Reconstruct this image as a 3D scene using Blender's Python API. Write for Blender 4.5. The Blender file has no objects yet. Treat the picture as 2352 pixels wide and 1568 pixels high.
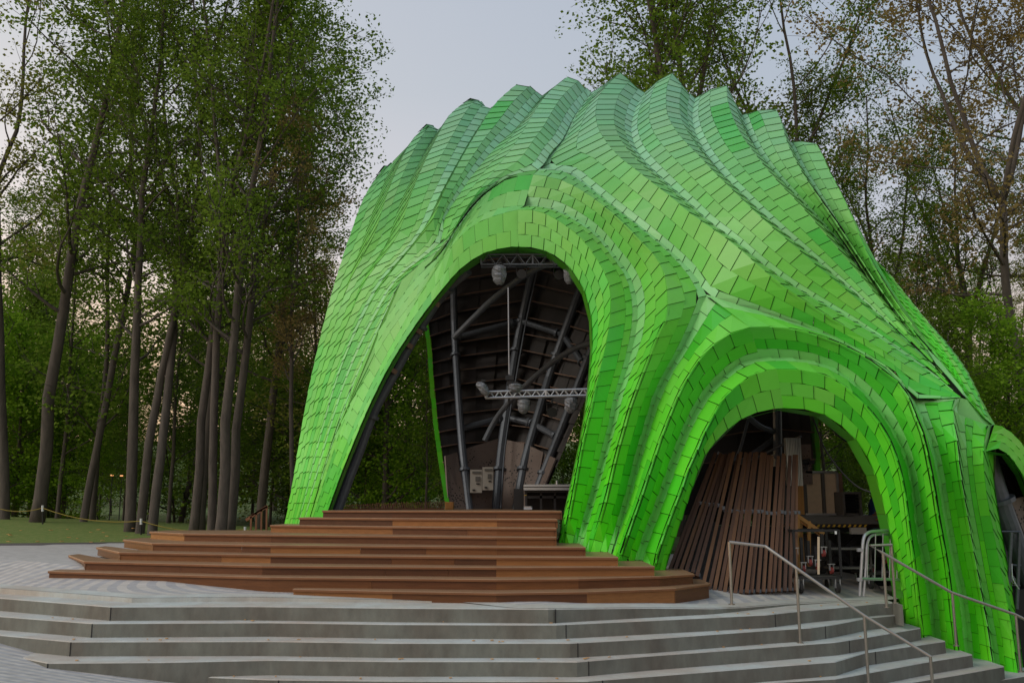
import bpy, math, random
import numpy as np
from mathutils import Vector

# ------------------------------------------------------------------ camera, world, sun, exposure
C = bpy.context.scene.collection
SC = bpy.context.scene
TILT = math.radians(10.0)
EYE = 1.27
FPX = 2123.0            # focal length measured on a 2352 px wide picture
cam_d = bpy.data.cameras.new('camera'); cam = bpy.data.objects.new('camera', cam_d); C.objects.link(cam)
cam.location = (0, 0, EYE); cam.rotation_euler = (math.radians(90) + TILT, 0, 0)
cam_d.sensor_width = 36.0; cam_d.lens = 36.0 * FPX / 2352.0
cam_d.clip_start = 0.05; cam_d.clip_end = 2000
SC.camera = cam
SC.view_settings.view_transform = 'Standard'; SC.view_settings.look = 'None'
SC.view_settings.exposure = 0.08; SC.view_settings.gamma = 1.0
SUN_EL, SUN_ROT = 5.0, -62.0       # degrees; the sun has just gone down behind the trees on the left

w = bpy.data.worlds.new('World'); SC.world = w; w.use_nodes = True
nt = w.node_tree; nt.nodes.clear()
def wn(t, **k):
    n = nt.nodes.new(t)
    for a, b in k.items(): setattr(n, a, b)
    return n
sky = wn('ShaderNodeTexSky', sky_type='NISHITA', sun_disc=False)
sky.sun_elevation = math.radians(SUN_EL); sky.sun_rotation = math.radians(SUN_ROT); sky.dust_density = 3.0
tc = wn('ShaderNodeTexCoord'); sep = wn('ShaderNodeSeparateXYZ')
nt.links.new(tc.outputs['Generated'], sep.inputs[0])
ramp = wn('ShaderNodeValToRGB'); e = ramp.color_ramp.elements
def lin(r, g, b):
    f = lambda c: (c / 255 / 12.92) if c / 255 <= .04045 else ((c / 255 + .055) / 1.055) ** 2.4
    return (f(r), f(g), f(b), 1)
e[0].position = 0.0; e[0].color = lin(244, 198, 160)
e[1].position = 1.0; e[1].color = lin(196, 206, 226)
for p, c in ((.15, lin(246, 206, 176)), (.27, lin(219, 209, 209)), (.42, lin(196, 196, 200)), (.6, lin(188, 191, 200))):
    q = e.new(p); q.color = c
nt.links.new(sep.outputs['Z'], ramp.inputs[0])
# the sky is a little deeper and bluer away from the afterglow
mr = wn('ShaderNodeMapRange'); mr.inputs['From Min'].default_value = -.5; mr.inputs['From Max'].default_value = .6
nt.links.new(sep.outputs['X'], mr.inputs['Value'])
mx = wn('ShaderNodeMix', data_type='RGBA', blend_type='MULTIPLY'); mx.inputs[0].default_value = 1
tint = wn('ShaderNodeValToRGB'); te = tint.color_ramp.elements
te[0].color = (1, 1, 1, 1); te[1].color = (.68, .79, .92, 1)
nt.links.new(mr.outputs[0], tint.inputs[0])
nt.links.new(ramp.outputs[0], mx.inputs['A']); nt.links.new(tint.outputs[0], mx.inputs['B'])
bg1 = wn('ShaderNodeBackground'); bg1.inputs[1].default_value = 0.05
bg2 = wn('ShaderNodeBackground'); bg2.inputs[1].default_value = .93
nt.links.new(sky.outputs[0], bg1.inputs[0]); nt.links.new(mx.outputs['Result'], bg2.inputs[0])
add = wn('ShaderNodeAddShader'); out = wn('ShaderNodeOutputWorld')
nt.links.new(bg1.outputs[0], add.inputs[0]); nt.links.new(bg2.outputs[0], add.inputs[1]); nt.links.new(add.outputs[0], out.inputs[0])

sl = bpy.data.lights.new('sun', 'SUN'); sl.energy = 1.15; sl.angle = math.radians(26); sl.color = (1.0, .93, .82)
sun = bpy.data.objects.new('sun', sl); C.objects.link(sun)
sun.rotation_euler = Vector((-.85, -.42, .62)).to_track_quat('Z', 'Y').to_euler()   # light comes from the upper left, over the viewer's shoulder

# ------------------------------------------------------------------ projection helpers (pixels of a 2352 x 1568 view -> metres)
CT, ST = math.cos(TILT), math.sin(TILT)
def at(u, v, Y):
    a = (u - 1176) / FPX; b = (784 - v) / FPX
    dy = CT - b * ST; dz = ST + b * CT
    k = Y / dy
    return Vector((a * k, Y, EYE + dz * k))
def atz(u, v, z):
    a = (u - 1176) / FPX; b = (784 - v) / FPX
    dy = CT - b * ST; dz = ST + b * CT
    k = (z - EYE) / dz
    return Vector((a * k, dy * k, z))
def aty(u, Y, z):
    d = Y * CT + (z - EYE) * ST
    return Vector(((u - 1176) * d / FPX, Y, z))

# ------------------------------------------------------------------ materials
def mat(name, col, rough=.7, metal=0.0, var=.12, scale=6.0, bump=0.0, attr=False, col2=None, stretch=(1, 1, 1), spec=.5, obj=False):
    m = bpy.data.materials.new(name); m.use_nodes = True
    t = m.node_tree; N = t.nodes; L = t.links; N.clear()
    o = N.new('ShaderNodeOutputMaterial'); p = N.new('ShaderNodeBsdfPrincipled')
    p.inputs['Roughness'].default_value = rough; p.inputs['Metallic'].default_value = metal
    p.inputs['Specular IOR Level'].default_value = spec
    L.new(p.outputs[0], o.inputs[0])
    co = N.new('ShaderNodeTexCoord'); mp = N.new('ShaderNodeMapping'); mp.inputs['Scale'].default_value = stretch
    L.new(co.outputs['Object'], mp.inputs[0])
    n = N.new('ShaderNodeTexNoise'); n.inputs['Scale'].default_value = scale; n.inputs['Detail'].default_value = 8; n.inputs['Roughness'].default_value = .62
    L.new(mp.outputs[0], n.inputs['Vector'])
    if attr:
        a = N.new('ShaderNodeAttribute'); a.attribute_name = 'Col'; base = a.outputs['Color']
    elif col2 is not None:
        r = N.new('ShaderNodeValToRGB'); r.color_ramp.elements[0].position = .38; r.color_ramp.elements[1].position = .62
        r.color_ramp.elements[0].color = lin(*col); r.color_ramp.elements[1].color = lin(*col2)
        n3 = N.new('ShaderNodeTexNoise'); n3.inputs['Scale'].default_value = scale * .23; n3.inputs['Detail'].default_value = 5
        L.new(mp.outputs[0], n3.inputs['Vector']); L.new(n3.outputs[0], r.inputs[0]); base = r.outputs[0]
    else:
        a = N.new('ShaderNodeRGB'); a.outputs[0].default_value = lin(*col); base = a.outputs[0]
    mr = N.new('ShaderNodeMapRange'); mr.inputs['From Min'].default_value = .25; mr.inputs['From Max'].default_value = .75
    mr.inputs['To Min'].default_value = 1 - var; mr.inputs['To Max'].default_value = 1 + var
    L.new(n.outputs[0], mr.inputs['Value'])
    x = N.new('ShaderNodeVectorMath'); x.operation = 'SCALE'
    L.new(base, x.inputs[0]); L.new(mr.outputs[0], x.inputs['Scale']); L.new(x.outputs[0], p.inputs['Base Color'])
    if bump:
        b = N.new('ShaderNodeBump'); b.inputs['Strength'].default_value = bump; b.inputs['Distance'].default_value = .02
        L.new(n.outputs[0], b.inputs['Height']); L.new(b.outputs[0], p.inputs['Normal'])
    m['p'] = p.name
    return m
def pr(m): return m.node_tree.nodes[m['p']]

M = {}
M['shingle'] = mat('green shingle paint', None, rough=.38, var=.05, scale=2.2, attr=True, spec=.36)
M['backing'] = mat('dark backing', (38, 60, 30), rough=.9)
M['rim'] = mat('green rim paint', (84, 160, 40), rough=.45, var=.06, scale=3)
M['lining'] = mat('brown lining', None, rough=.85, var=.15, scale=4, attr=True)
M['steel'] = mat('galvanised steel', (90, 95, 102), rough=.5, metal=.35, var=.18, scale=14)
M['angle'] = mat('rusty angle', (124, 100, 84), rough=.8, var=.2)
M['black'] = mat('black paint', (24, 24, 25), rough=.55, var=.2)
M['rail'] = mat('stainless rail', (168, 162, 152), rough=.33, metal=.85, var=.08, scale=20)
M['alu'] = mat('aluminium', (176, 180, 184), rough=.35, metal=.7, var=.08)
M['bagplastic'] = mat('plastic bag', (108, 110, 114), rough=.3, var=.2, scale=22, bump=.9)
M['cabinet'] = mat('cabinet beige', (150, 146, 138), rough=.6, var=.05)
M['plyfin'] = mat('raw plywood', (196, 146, 84), rough=.75, var=.14, scale=3, stretch=(9, 9, .8))
M['plygrey'] = mat('grey panel', (204, 184, 156), rough=.8, var=.12, scale=12)
M['bark'] = mat('bark', (84, 77, 70), rough=.95, var=.4, scale=7, bump=.9, stretch=(1, 1, .22))
M['darkgrey'] = mat('dark grey machine paint', (84, 82, 78), rough=.6, var=.15)
M['tarp'] = mat('blue tarp', (28, 66, 112), rough=.55, var=.25, scale=3, bump=.6)
M['rubber'] = mat('rubber', (30, 29, 28), rough=.85)
M['red'] = mat('red caster', (128, 52, 48), rough=.5)
M['white'] = mat('white tape', (222, 224, 224), rough=.6, var=.03)
M['rope'] = mat('yellow rope', (134, 118, 40), rough=.8)
M['yellow'] = mat('hazard yellow', (176, 140, 36), rough=.6)
M['slat'] = mat('brown slat', None, rough=.62, var=.22, scale=9, attr=True, stretch=(1, 1, .25))
M['block'] = mat('dark concrete wall', (86, 88, 88), rough=.9, var=.2, scale=5, bump=.3)
M['wood'] = mat('hardwood riser', None, rough=.42, var=.22, scale=5, attr=True, stretch=(.35, 3, 6), spec=.35)
M['lampglow'] = bpy.data.materials.new('orange lamp'); M['lampglow'].use_nodes = True
_p = M['lampglow'].node_tree.nodes['Principled BSDF']; _p.inputs['Emission Color'].default_value = (1, .38, .1, 1); _p.inputs['Emission Strength'].default_value = 1.0
M['asphalt'] = mat('asphalt', (78, 74, 72), rough=.95, var=.2, scale=30)

def perforated():
    m = mat('perforated panel', (116, 102, 94), rough=.75, var=.06)
    t = m.node_tree; N = t.nodes; L = t.links; p = pr(m)
    src = p.inputs['Base Color'].links[0].from_socket
    co = N.new('ShaderNodeTexCoord'); vo = N.new('ShaderNodeTexVoronoi'); vo.inputs['Scale'].default_value = 15
    L.new(co.outputs['Object'], vo.inputs['Vector'])
    n = N.new('ShaderNodeTexNoise'); n.inputs['Scale'].default_value = 2.0; L.new(co.outputs['Object'], n.inputs['Vector'])
    a = N.new('ShaderNodeMapRange'); a.inputs['From Min'].default_value = .35; a.inputs['From Max'].default_value = .65
    a.inputs['To Min'].default_value = .0; a.inputs['To Max'].default_value = .34; L.new(n.outputs[0], a.inputs['Value'])
    l = N.new('ShaderNodeMath'); l.operation = 'LESS_THAN'; L.new(vo.outputs['Distance'], l.inputs[0]); L.new(a.outputs[0], l.inputs[1])
    mxx = N.new('ShaderNodeMix'); mxx.data_type = 'RGBA'; L.new(l.outputs[0], mxx.inputs[0]); L.new(src, mxx.inputs['A'])
    mxx.inputs['B'].default_value = (.012, .011, .01, 1); L.new(mxx.outputs['Result'], p.inputs['Base Color'])
    return m
M['perf'] = perforated()

def concrete():
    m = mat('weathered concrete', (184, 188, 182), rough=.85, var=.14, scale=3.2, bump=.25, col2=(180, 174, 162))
    t = m.node_tree; N = t.nodes; L = t.links; p = pr(m)
    src = p.inputs['Base Color'].links[0].from_socket
    co = N.new('ShaderNodeTexCoord'); mp = N.new('ShaderNodeMapping'); mp.inputs['Scale'].default_value = (9, 9, .5)
    L.new(co.outputs['Object'], mp.inputs[0]); n = N.new('ShaderNodeTexNoise'); n.inputs['Scale'].default_value = 2.2; n.inputs['Detail'].default_value = 6
    L.new(mp.outputs[0], n.inputs['Vector'])
    r = N.new('ShaderNodeValToRGB'); r.color_ramp.elements[0].position = .38; r.color_ramp.elements[0].color = (.55, .53, .5, 1)
    r.color_ramp.elements[1].position = .6; r.color_ramp.elements[1].color = (1, 1, 1, 1)
    L.new(n.outputs[0], r.inputs[0])
    x = N.new('ShaderNodeMix'); x.data_type = 'RGBA'; x.blend_type = 'MULTIPLY'; x.inputs[0].default_value = .12
    L.new(src, x.inputs['A']); L.new(r.outputs[0], x.inputs['B'])
    # rusty dirt washed over in patches
    n2 = N.new('ShaderNodeTexNoise'); n2.inputs['Scale'].default_value = .9; n2.inputs['Detail'].default_value = 9; n2.inputs['Roughness'].default_value = .75
    L.new(co.outputs['Object'], n2.inputs['Vector'])
    r2 = N.new('ShaderNodeValToRGB'); r2.color_ramp.elements[0].position = .5; r2.color_ramp.elements[0].color = (0, 0, 0, 1)
    r2.color_ramp.elements[1].position = .72; r2.color_ramp.elements[1].color = (.6, .6, .6, 1)
    L.new(n2.outputs[0], r2.inputs[0])
    y = N.new('ShaderNodeMix'); y.data_type = 'RGBA'; L.new(r2.outputs[0], y.inputs[0]); L.new(x.outputs['Result'], y.inputs['A'])
    y.inputs['B'].default_value = lin(168, 142, 122); L.new(y.outputs['Result'], p.inputs['Base Color'])
    return m
M['concrete'] = concrete()

def pavers():
    # rows of light and blue-grey pavers curving round the centre of the plaza
    m = mat('striped pavers', (186, 180, 174), rough=.9, var=.14, scale=7, bump=.2)
    t = m.node_tree; N = t.nodes; L = t.links; p = pr(m)
    src = p.inputs['Base Color'].links[0].from_socket
    co = N.new('ShaderNodeTexCoord'); mp = N.new('ShaderNodeMapping'); mp.inputs['Location'].default_value = (3.4, -14.0, 0)
    L.new(co.outputs['Object'], mp.inputs[0])
    s = N.new('ShaderNodeSeparateXYZ'); L.new(mp.outputs[0], s.inputs[0])
    def mth(op, a, b=None, val=None):
        q = N.new('ShaderNodeMath'); q.operation = op; L.new(a, q.inputs[0])
        if b is not None: L.new(b, q.inputs[1])
        if val is not None: q.inputs[1].default_value = val
        return q.outputs[0]
    yy = mth('MULTIPLY', s.outputs['Y'], val=2.1)
    r = mth('SQRT', mth('ADD', mth('MULTIPLY', s.outputs['X'], s.outputs['X']), mth('MULTIPLY', yy, yy)))
    ang = mth('ARCTAN2', yy, s.outputs['X'])
    fr = mth('FRACT', mth('MULTIPLY', r, val=3.6))
    st = mth('GREATER_THAN', fr, val=.5)
    cell = N.new('ShaderNodeTexWhiteNoise'); cell.noise_dimensions = '2D'
    cb = N.new('ShaderNodeCombineXYZ'); L.new(mth('FLOOR', mth('MULTIPLY', r, val=7.2)), cb.inputs[0]); L.new(mth('FLOOR', mth('MULTIPLY', ang, val=80)), cb.inputs[1])
    L.new(cb.outputs[0], cell.inputs['Vector'])
    k = N.new('ShaderNodeMix'); k.data_type = 'RGBA'; L.new(st, k.inputs[0]); k.inputs['A'].default_value = lin(184, 178, 168); k.inputs['B'].default_value = lin(154, 154, 154)
    v = N.new('ShaderNodeMapRange'); v.inputs['To Min'].default_value = .78; v.inputs['To Max'].default_value = 1.14; L.new(cell.outputs['Value'], v.inputs['Value'])
    x = N.new('ShaderNodeVectorMath'); x.operation = 'SCALE'; L.new(k.outputs['Result'], x.inputs[0]); L.new(v.outputs[0], x.inputs['Scale'])
    y = N.new('ShaderNodeMix'); y.data_type = 'RGBA'; y.inputs[0].default_value = .72; L.new(src, y.inputs['A']); L.new(x.outputs[0], y.inputs['B'])
    L.new(y.outputs['Result'], p.inputs['Base Color'])
    return m
M['pavers'] = pavers()
M['riser'] = mat('shaded riser concrete', (120, 121, 111), rough=.9, var=.2, scale=4, bump=.3, col2=(108, 104, 94), stretch=(2.2, 2.2, 1))  # weathered tone plus the shade of upright faces, put into the colour

def grassy():
    m = mat('mown grass', (92, 118, 42), rough=.95, var=.4, scale=30, bump=.6, col2=(116, 126, 58))
    return m
M['grass'] = grassy()
M['floor'] = mat('forest floor', (66, 92, 32), rough=1, var=.4, scale=5, bump=.6, col2=(84, 98, 44))

def leafmat(name, a, b, trans=.3):
    m = bpy.data.materials.new(name); m.use_nodes = True
    t = m.node_tree; N = t.nodes; L = t.links; N.clear()
    o = N.new('ShaderNodeOutputMaterial')
    g = N.new('ShaderNodeNewGeometry'); r = N.new('ShaderNodeValToRGB')
    r.color_ramp.elements[0].color = lin(*a); r.color_ramp.elements[1].color = lin(*b)
    L.new(g.outputs['Random Per Island'], r.inputs[0])
    d = N.new('ShaderNodeBsdfDiffuse'); tr = N.new('ShaderNodeBsdfTranslucent'); mx = N.new('ShaderNodeMixShader'); mx.inputs[0].default_value = trans
    L.new(r.outputs[0], d.inputs[0]); L.new(r.outputs[0], tr.inputs[0]); L.new(d.outputs[0], mx.inputs[1]); L.new(tr.outputs[0], mx.inputs[2]); L.new(mx.outputs[0], o.inputs[0])
    return m
M['leaf_mid'] = leafmat('leaf mid green', (80, 108, 34), (128, 154, 58), trans=.45)
M['leaf_dark'] = leafmat('leaf dark green', (66, 92, 32), (106, 130, 50), trans=.45)
M['leaf_lime'] = leafmat('leaf fresh green', (98, 138, 34), (146, 184, 56), trans=.45)
M['leaf_brown'] = leafmat('leaf brown bud', (124, 108, 66), (164, 146, 94), trans=.45)
M['leaf_olive'] = leafmat('leaf olive', (102, 112, 48), (152, 154, 76), trans=.45)

# ------------------------------------------------------------------ mesh helpers
class MB:
    def __init__(s): s.v = []; s.f = []; s.c = []
    def quad(s, a, b, c, d, col=None):
        n = len(s.v); s.v += [tuple(a), tuple(b), tuple(c), tuple(d)]; s.f.append((n, n+1, n+2, n+3)); s.c.append(col)
    def poly(s, pts, col=None):
        n = len(s.v); s.v += [tuple(p) for p in pts]; s.f.append(tuple(range(n, n+len(pts)))); s.c.append(col)
    def box(s, c, size, rz=0, col=None, axes=None):
        c = Vector(c); hx, hy, hz = [q / 2 for q in size]
        if axes: ax, ay, az = [Vector(a).normalized() for a in axes]
        else: ax, ay, az = Vector((math.cos(rz), math.sin(rz), 0)), Vector((-math.sin(rz), math.cos(rz), 0)), Vector((0, 0, 1))
        P = [c + ax*i*hx + ay*j*hy + az*k*hz for k in (-1, 1) for (i, j) in ((-1,-1),(1,-1),(1,1),(-1,1))]
        n = len(s.v); s.v += [tuple(p) for p in P]
        for q in ((3,2,1,0),(4,5,6,7),(0,1,5,4),(1,2,6,5),(2,3,7,6),(3,0,4,7)):
            s.f.append(tuple(n + i for i in q)); s.c.append(col)
    def bar(s, a, b, wd, dp, col=None, up=(0, -1, 0)):
        a, b = Vector(a), Vector(b); d = (b - a); l = d.length; d.normalize()
        y = Vector(up) - d * Vector(up).dot(d)
        if y.length < 1e-4: y = Vector((1, 0, 0)) - d * d.x
        y.normalize(); x = d.cross(y)
        s.box((a + b) / 2, (wd, dp, l), axes=(x, y, d), col=col)
    def tube(s, pts, r, n=8, col=None, cap=True):
        pts = [Vector(p) for p in pts]
        rs = r if hasattr(r, '__len__') else [r] * len(pts)
        prev = None; rings = []
        for i, p in enumerate(pts):
            d = (pts[min(i+1, len(pts)-1)] - pts[max(i-1, 0)])
            d = d.normalized() if d.length > 1e-9 else Vector((0, 0, 1))
            x = prev - d * prev.dot(d) if prev is not None else d.orthogonal()
            if x.length < 1e-6: x = d.orthogonal()
            x.normalize(); prev = x; y = d.cross(x); b = len(s.v)
            for k in range(n):
                a = 2 * math.pi * k / n; s.v.append(tuple(p + (x * math.cos(a) + y * math.sin(a)) * rs[i]))
            rings.append(b)
        for i in range(len(rings) - 1):
            for k in range(n):
                k2 = (k + 1) % n; s.f.append((rings[i]+k, rings[i]+k2, rings[i+1]+k2, rings[i+1]+k)); s.c.append(col)
        if cap:
            s.f.append(tuple(rings[0] + k for k in reversed(range(n)))); s.c.append(col)
            s.f.append(tuple(rings[-1] + k for k in range(n))); s.c.append(col)
    def prism(s, pts, z0, z1, col=None):
        # pts: plan polygon (x, y); z1 may be a function
        n = len(s.v); k = len(pts); zt = (lambda p: z1) if not callable(z1) else z1; zb = (lambda p: z0) if not callable(z0) else z0
        s.v += [(p[0], p[1], zb(p)) for p in pts] + [(p[0], p[1], zt(p)) for p in pts]
        s.f.append(tuple(n + i for i in reversed(range(k)))); s.c.append(col)
        s.f.append(tuple(n + k + i for i in range(k))); s.c.append(col)
        for i in range(k):
            j = (i + 1) % k; s.f.append((n+i, n+j, n+k+j, n+k+i)); s.c.append(col)
    def build(s, name, m, parent=None, smooth=False, loc=None):
        me = bpy.data.meshes.new(name)
        vs = s.v
        if loc is not None: vs = [(a - loc[0], b - loc[1], c - loc[2]) for a, b, c in vs]
        me.from_pydata(vs, [], s.f)
        if m.name == 'brown slat' and all(c is None for c in s.c): s.c = [lin(112, 72, 44)] * len(s.f)
        if any(c is not None for c in s.c):
            at_ = me.attributes.new('Col', 'FLOAT_COLOR', 'CORNER')
            buf = []
            for f, c in zip(s.f, s.c): buf += list(c if c is not None else (.2, .2, .2, 1)) * len(f)
            at_.data.foreach_set('color', buf)
        if smooth: me.shade_smooth()
        me.materials.append(m)
        o = bpy.data.objects.new(name, me); C.objects.link(o)
        if loc is not None: o.location = loc
        if parent is not None:
            o.parent = parent; o.location = (Vector(o.location) - Vector(parent.location)) if True else o.location
        return o
def thing(name, label, cat, loc=(0, 0, 0), group=None):
    o = bpy.data.objects.new(name, None); C.objects.link(o); o.location = loc; o.empty_display_size = .3
    o['label'] = label; o['category'] = cat
    if group: o['group'] = group
    return o
def tag(o, label, cat, group=None):
    o['label'] = label; o['category'] = cat
    if group: o['group'] = group
    return o
def struct(o, kind='structure'): o['kind'] = kind; return o
def cr(pts, n=6):
    # Catmull-Rom through points of any dimension
    P = [np.array(p, float) for p in pts]
    if len(P) < 3: return P
    o = []
    for i in range(len(P) - 1):
        p0 = P[i-1] if i else 2*P[0] - P[1]; p1, p2 = P[i], P[i+1]; p3 = P[i+2] if i + 2 < len(P) else 2*P[-1] - P[-2]
        for k in range(n):
            t = k / n
            o.append(.5 * ((2*p1) + (-p0+p2)*t + (2*p0-5*p1+4*p2-p3)*t*t + (-p0+3*p1-3*p2+p3)*t**3))
    o.append(P[-1]); return o
def resample(pts, n):
    P = np.array(pts, float); d = np.r_[0, np.cumsum(np.linalg.norm(np.diff(P, axis=0), axis=1))]
    t = np.linspace(0, d[-1], n); return np.stack([np.interp(t, d, P[:, k]) for k in range(P.shape[1])], 1)
def seglen(P): return float(np.linalg.norm(np.diff(np.array(P, float), axis=0), axis=1).sum())
def jit(c, rnd, a=.06):
    k = 1 + rnd.uniform(-a, a); return (c[0]*k, c[1]*k, c[2]*k, 1)
# ------------------------------------------------------------------ the pleated green shell
# how far away the smooth surface under the pleats stands (anchors measured from the picture, metres)
ANCH = [(657,1200,16.9),(672,1110,16.9),(735,1000,16.9),(720,850,17.4),(860,850,16.5),(800,560,17.9),(870,400,18.6),(985,290,18.8),
 (1000,450,17.1),(850,700,16.9),(780,1000,16.5),(740,1190,16.5),(940,770,16.2),(1085,228,18.7),(1303,177,18.6),(1190,567,15.9),(1060,615,16.1),
 (1310,620,15.4),(1360,790,14.8),(1330,1030,14.3),(1283,1250,14.15),(1345,1277,13.8),(1420,1300,13.5),(1510,1320,13.35),(1470,1000,13.9),
 (1240,395,16.4),(1420,168,18.5),(1545,168,18.3),(1670,196,17.9),(1870,326,17.0),(1500,400,16.1),(1700,420,15.9),(1800,550,14.8),(1900,700,13.9),
 (1620,680,13.9),(1500,600,14.8),(1440,900,14.1),(1600,900,13.6),(1810,937,13.2),(1770,750,13.5),(1650,1010,13.3),(1985,575,15.8),(2100,705,15.2),
 (2165,790,14.7),(2270,970,13.3),(2205,912,13.1),(2050,800,13.5),(1990,1040,13.1),(2060,1280,13.2),(2085,1440,13.55),(2258,1052,12.95),
 (2340,1552,13.6),(2200,1250,13.15),(2150,1500,13.55),(2352,1060,13.9),(2440,1200,14.4),(600,1300,17),(1200,1350,14.2),(2400,300,16.5),(2352,800,14.5),(1200,60,19.5),(700,300,19)]
_A = np.array(ANCH, float)
for r_ in _A:   # nearer parts sit a little farther back than the first estimate; the crest leans away
    r_[2] = r_[2] * 1.0 + 1.55 - .06 * max(0, r_[2] - 13)
    r_[2] += 2.5 * max(0.0, min(1.0, (470 - r_[1]) / 300)) ** 1.5 * (1 if r_[0] < 1900 else .5)
_P = _A[:, :2] / 1000.0
def _tps(r2): return np.where(r2 > 1e-12, r2 * np.log(np.maximum(r2, 1e-12)) * .5, 0)
_n = len(_P); _K = _tps(((_P[:, None] - _P[None]) ** 2).sum(-1)) + np.eye(_n) * 2e-3
_Q = np.c_[np.ones(_n), _P]; _S = np.block([[_K, _Q], [_Q.T, np.zeros((3, 3))]])
_W = np.linalg.solve(_S, np.r_[_A[:, 2], 0, 0, 0])
def depth(u, v):
    p = np.array([u, v]) / 1000.0
    return float(_tps(((p - _P) ** 2).sum(-1)) @ _W[:_n] + _W[_n] + _W[_n+1] * p[0] + _W[_n+2] * p[1])
def line(pts, amp=0.0, e0=.0, e1=.12, ext=False, n=5, back=0.0, fade=0, down=False):
    """traced ridge (amp > 0, stands forward) or valley (amp < 0) -> 3-D polyline; e0 / e1: share of its length over which the pleat dies away"""
    P = cr([(a, b) for a, b in pts], n); L = np.r_[0, np.cumsum([np.hypot(*(P[i+1]-P[i])) for i in range(len(P)-1)])]; L /= L[-1]
    o = []
    for p, t in zip(P, L):
        k = 1.0
        if e0 and t < e0: k = t / e0
        if e1 and t > 1 - e1: k = min(k, (1 - t) / e1)
        if fade: k = min(k, max(0.0, 1 - t / fade))
        k = k * k * (3 - 2 * k)
        o.append(np.array(at(p[0], p[1], depth(*p) - amp * k + back)))
    if e1 == 0 and down:
        dv = (o[-1] - o[-3]); dv /= np.linalg.norm(dv); o.append(o[-1] + dv * .5)
    if ext:   # roll over the crest and run down the far side
        q = o[0]; s = [(8.2, -4.6), (6.5, -3.0), (4.8, -1.5), (3.2, -.45), (1.9, .05), (1.0, .18), (.45, .12)]
        k_ = ext if isinstance(ext, float) else 1.0
        o = [q + np.array([-.02 * a, a * k_, b * k_ * k_]) for a, b in s] + o
    return o
def frac_lines():
    """left leg: every pleat runs down between the outer silhouette and the arch edge"""
    return None
S0 = [(885,380),(838,450),(808,530),(775,630),(742,750),(712,880),(690,1000),(672,1110),(650,1225)]
EL = [(1190,567),(1165,568),(1110,582),(1060,615),(1020,659),(960,738),(900,830),(850,928),(815,1010),(780,1098),(735,1225)]
def uat(poly, v):
    P = sorted([(b, a) for a, b in poly]); return float(np.interp(v, [p[0] for p in P], [p[1] for p in P]))
def leg(top, f, merge=None, df=0.0):
    """top: traced points; then fractions f between silhouette and arch edge; the pair line merges at height merge"""
    o = list(top); v0 = top[-1][1]
    u0 = top[-1][0]; a, b = uat(S0, v0), uat(EL, v0); fs = (u0 - a) / (b - a)
    vs = [v for v in (480, 560, 640, 720, 800, 880, 960, 1040, 1120, 1225) if v > v0 + 45]
    for v in vs:
        t = min(1, (v - v0) / max(1, (merge or 1000) - v0)); t = t * t * (3 - 2 * t); g = fs + (f - fs) * t
        a, b = uat(S0, v), uat(EL, v); o.append((a + (b - a) * g, v))
    return o
AF, AA, AL = .42, .34, .22
left_lines = [
 ('S0', S0, .02, False), ]
T = {}
T['V01'] = leg([(902,372),(880,425),(852,500),(825,580)], 1/8, 700)
T['R1'] = leg([(985,284),(945,325),(912,390),(885,460),(858,545)], 1/8, 700)
T['V12'] = leg([(1008,296),(975,350),(945,410),(915,480),(888,560)], 2/8, 760)
T['R2'] = leg([(1084,226),(1035,262),(1002,320),(970,385),(940,460),(912,545)], 2/8, 760)
T['V23'] = leg([(1128,247),(1085,315),(1045,385),(1005,460),(968,540)], 3/8, 840)
T['R3'] = leg([(1188,193),(1138,238),(1098,300),(1058,368),(1018,445),(985,520)], 3/8, 840)
T['V34'] = leg([(1246,220),(1190,290),(1150,327),(1105,378),(1062,436),(1020,505)], 4/8, 860)
T['R4'] = leg([(1303,177),(1258,215),(1225,262),(1192,318),(1152,372),(1108,428),(1063,490),(1028,545)], 4/8, 860)
T['KL'] = leg([(1358,213),(1320,265),(1291,322),(1266,349),(1240,388),(1200,396),(1150,414),(1100,452),(1058,506),(1020,565)], 5/8, 800)
T['A1L'] = leg([(1225,401),(1172,409),(1141,428),(1116,446),(1085,478),(1050,525),(1012,585)], 5/8, 800)
T['VAL'] = leg([(1204,472),(1160,476),(1115,490),(1070,522),(1025,580),(985,645)], 6/8, 800)
T['A2L'] = leg([(1190,482),(1150,492),(1105,508),(1066,536),(1030,578),(990,640)], 7/8, 800)
LL = {'S0': line(S0, .0, e1=0, ext=.35)}
for k, a in (('V01',-AF*.5),('R1',AF*.7),('V12',-AF*.7),('R2',AF*.9),('V23',-AF*.8),('R3',AF),('V34',-AF),('R4',AF),('KL',-AF)):
    LL[k] = line(T[k], a * (.6 if k == 'KL' else 1), e0=0, e1=0, ext={'V01': .42, 'R1': .5, 'V12': .6, 'R2': .7, 'V23': .8}.get(k, True), fade={'KL': .2, 'R4': .42, 'V34': .5}.get(k, .5))
LL['A1L'] = line(T['A1L'], AA * .25, e0=.06, e1=0, fade=.35); LL['VAL'] = line(T['VAL'], -.06, e0=0, e1=0, fade=.3); LL['A2L'] = line(T['A2L'], .14, e0=0, e1=0, fade=.3); LL['EL'] = line(EL, 0)
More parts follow.
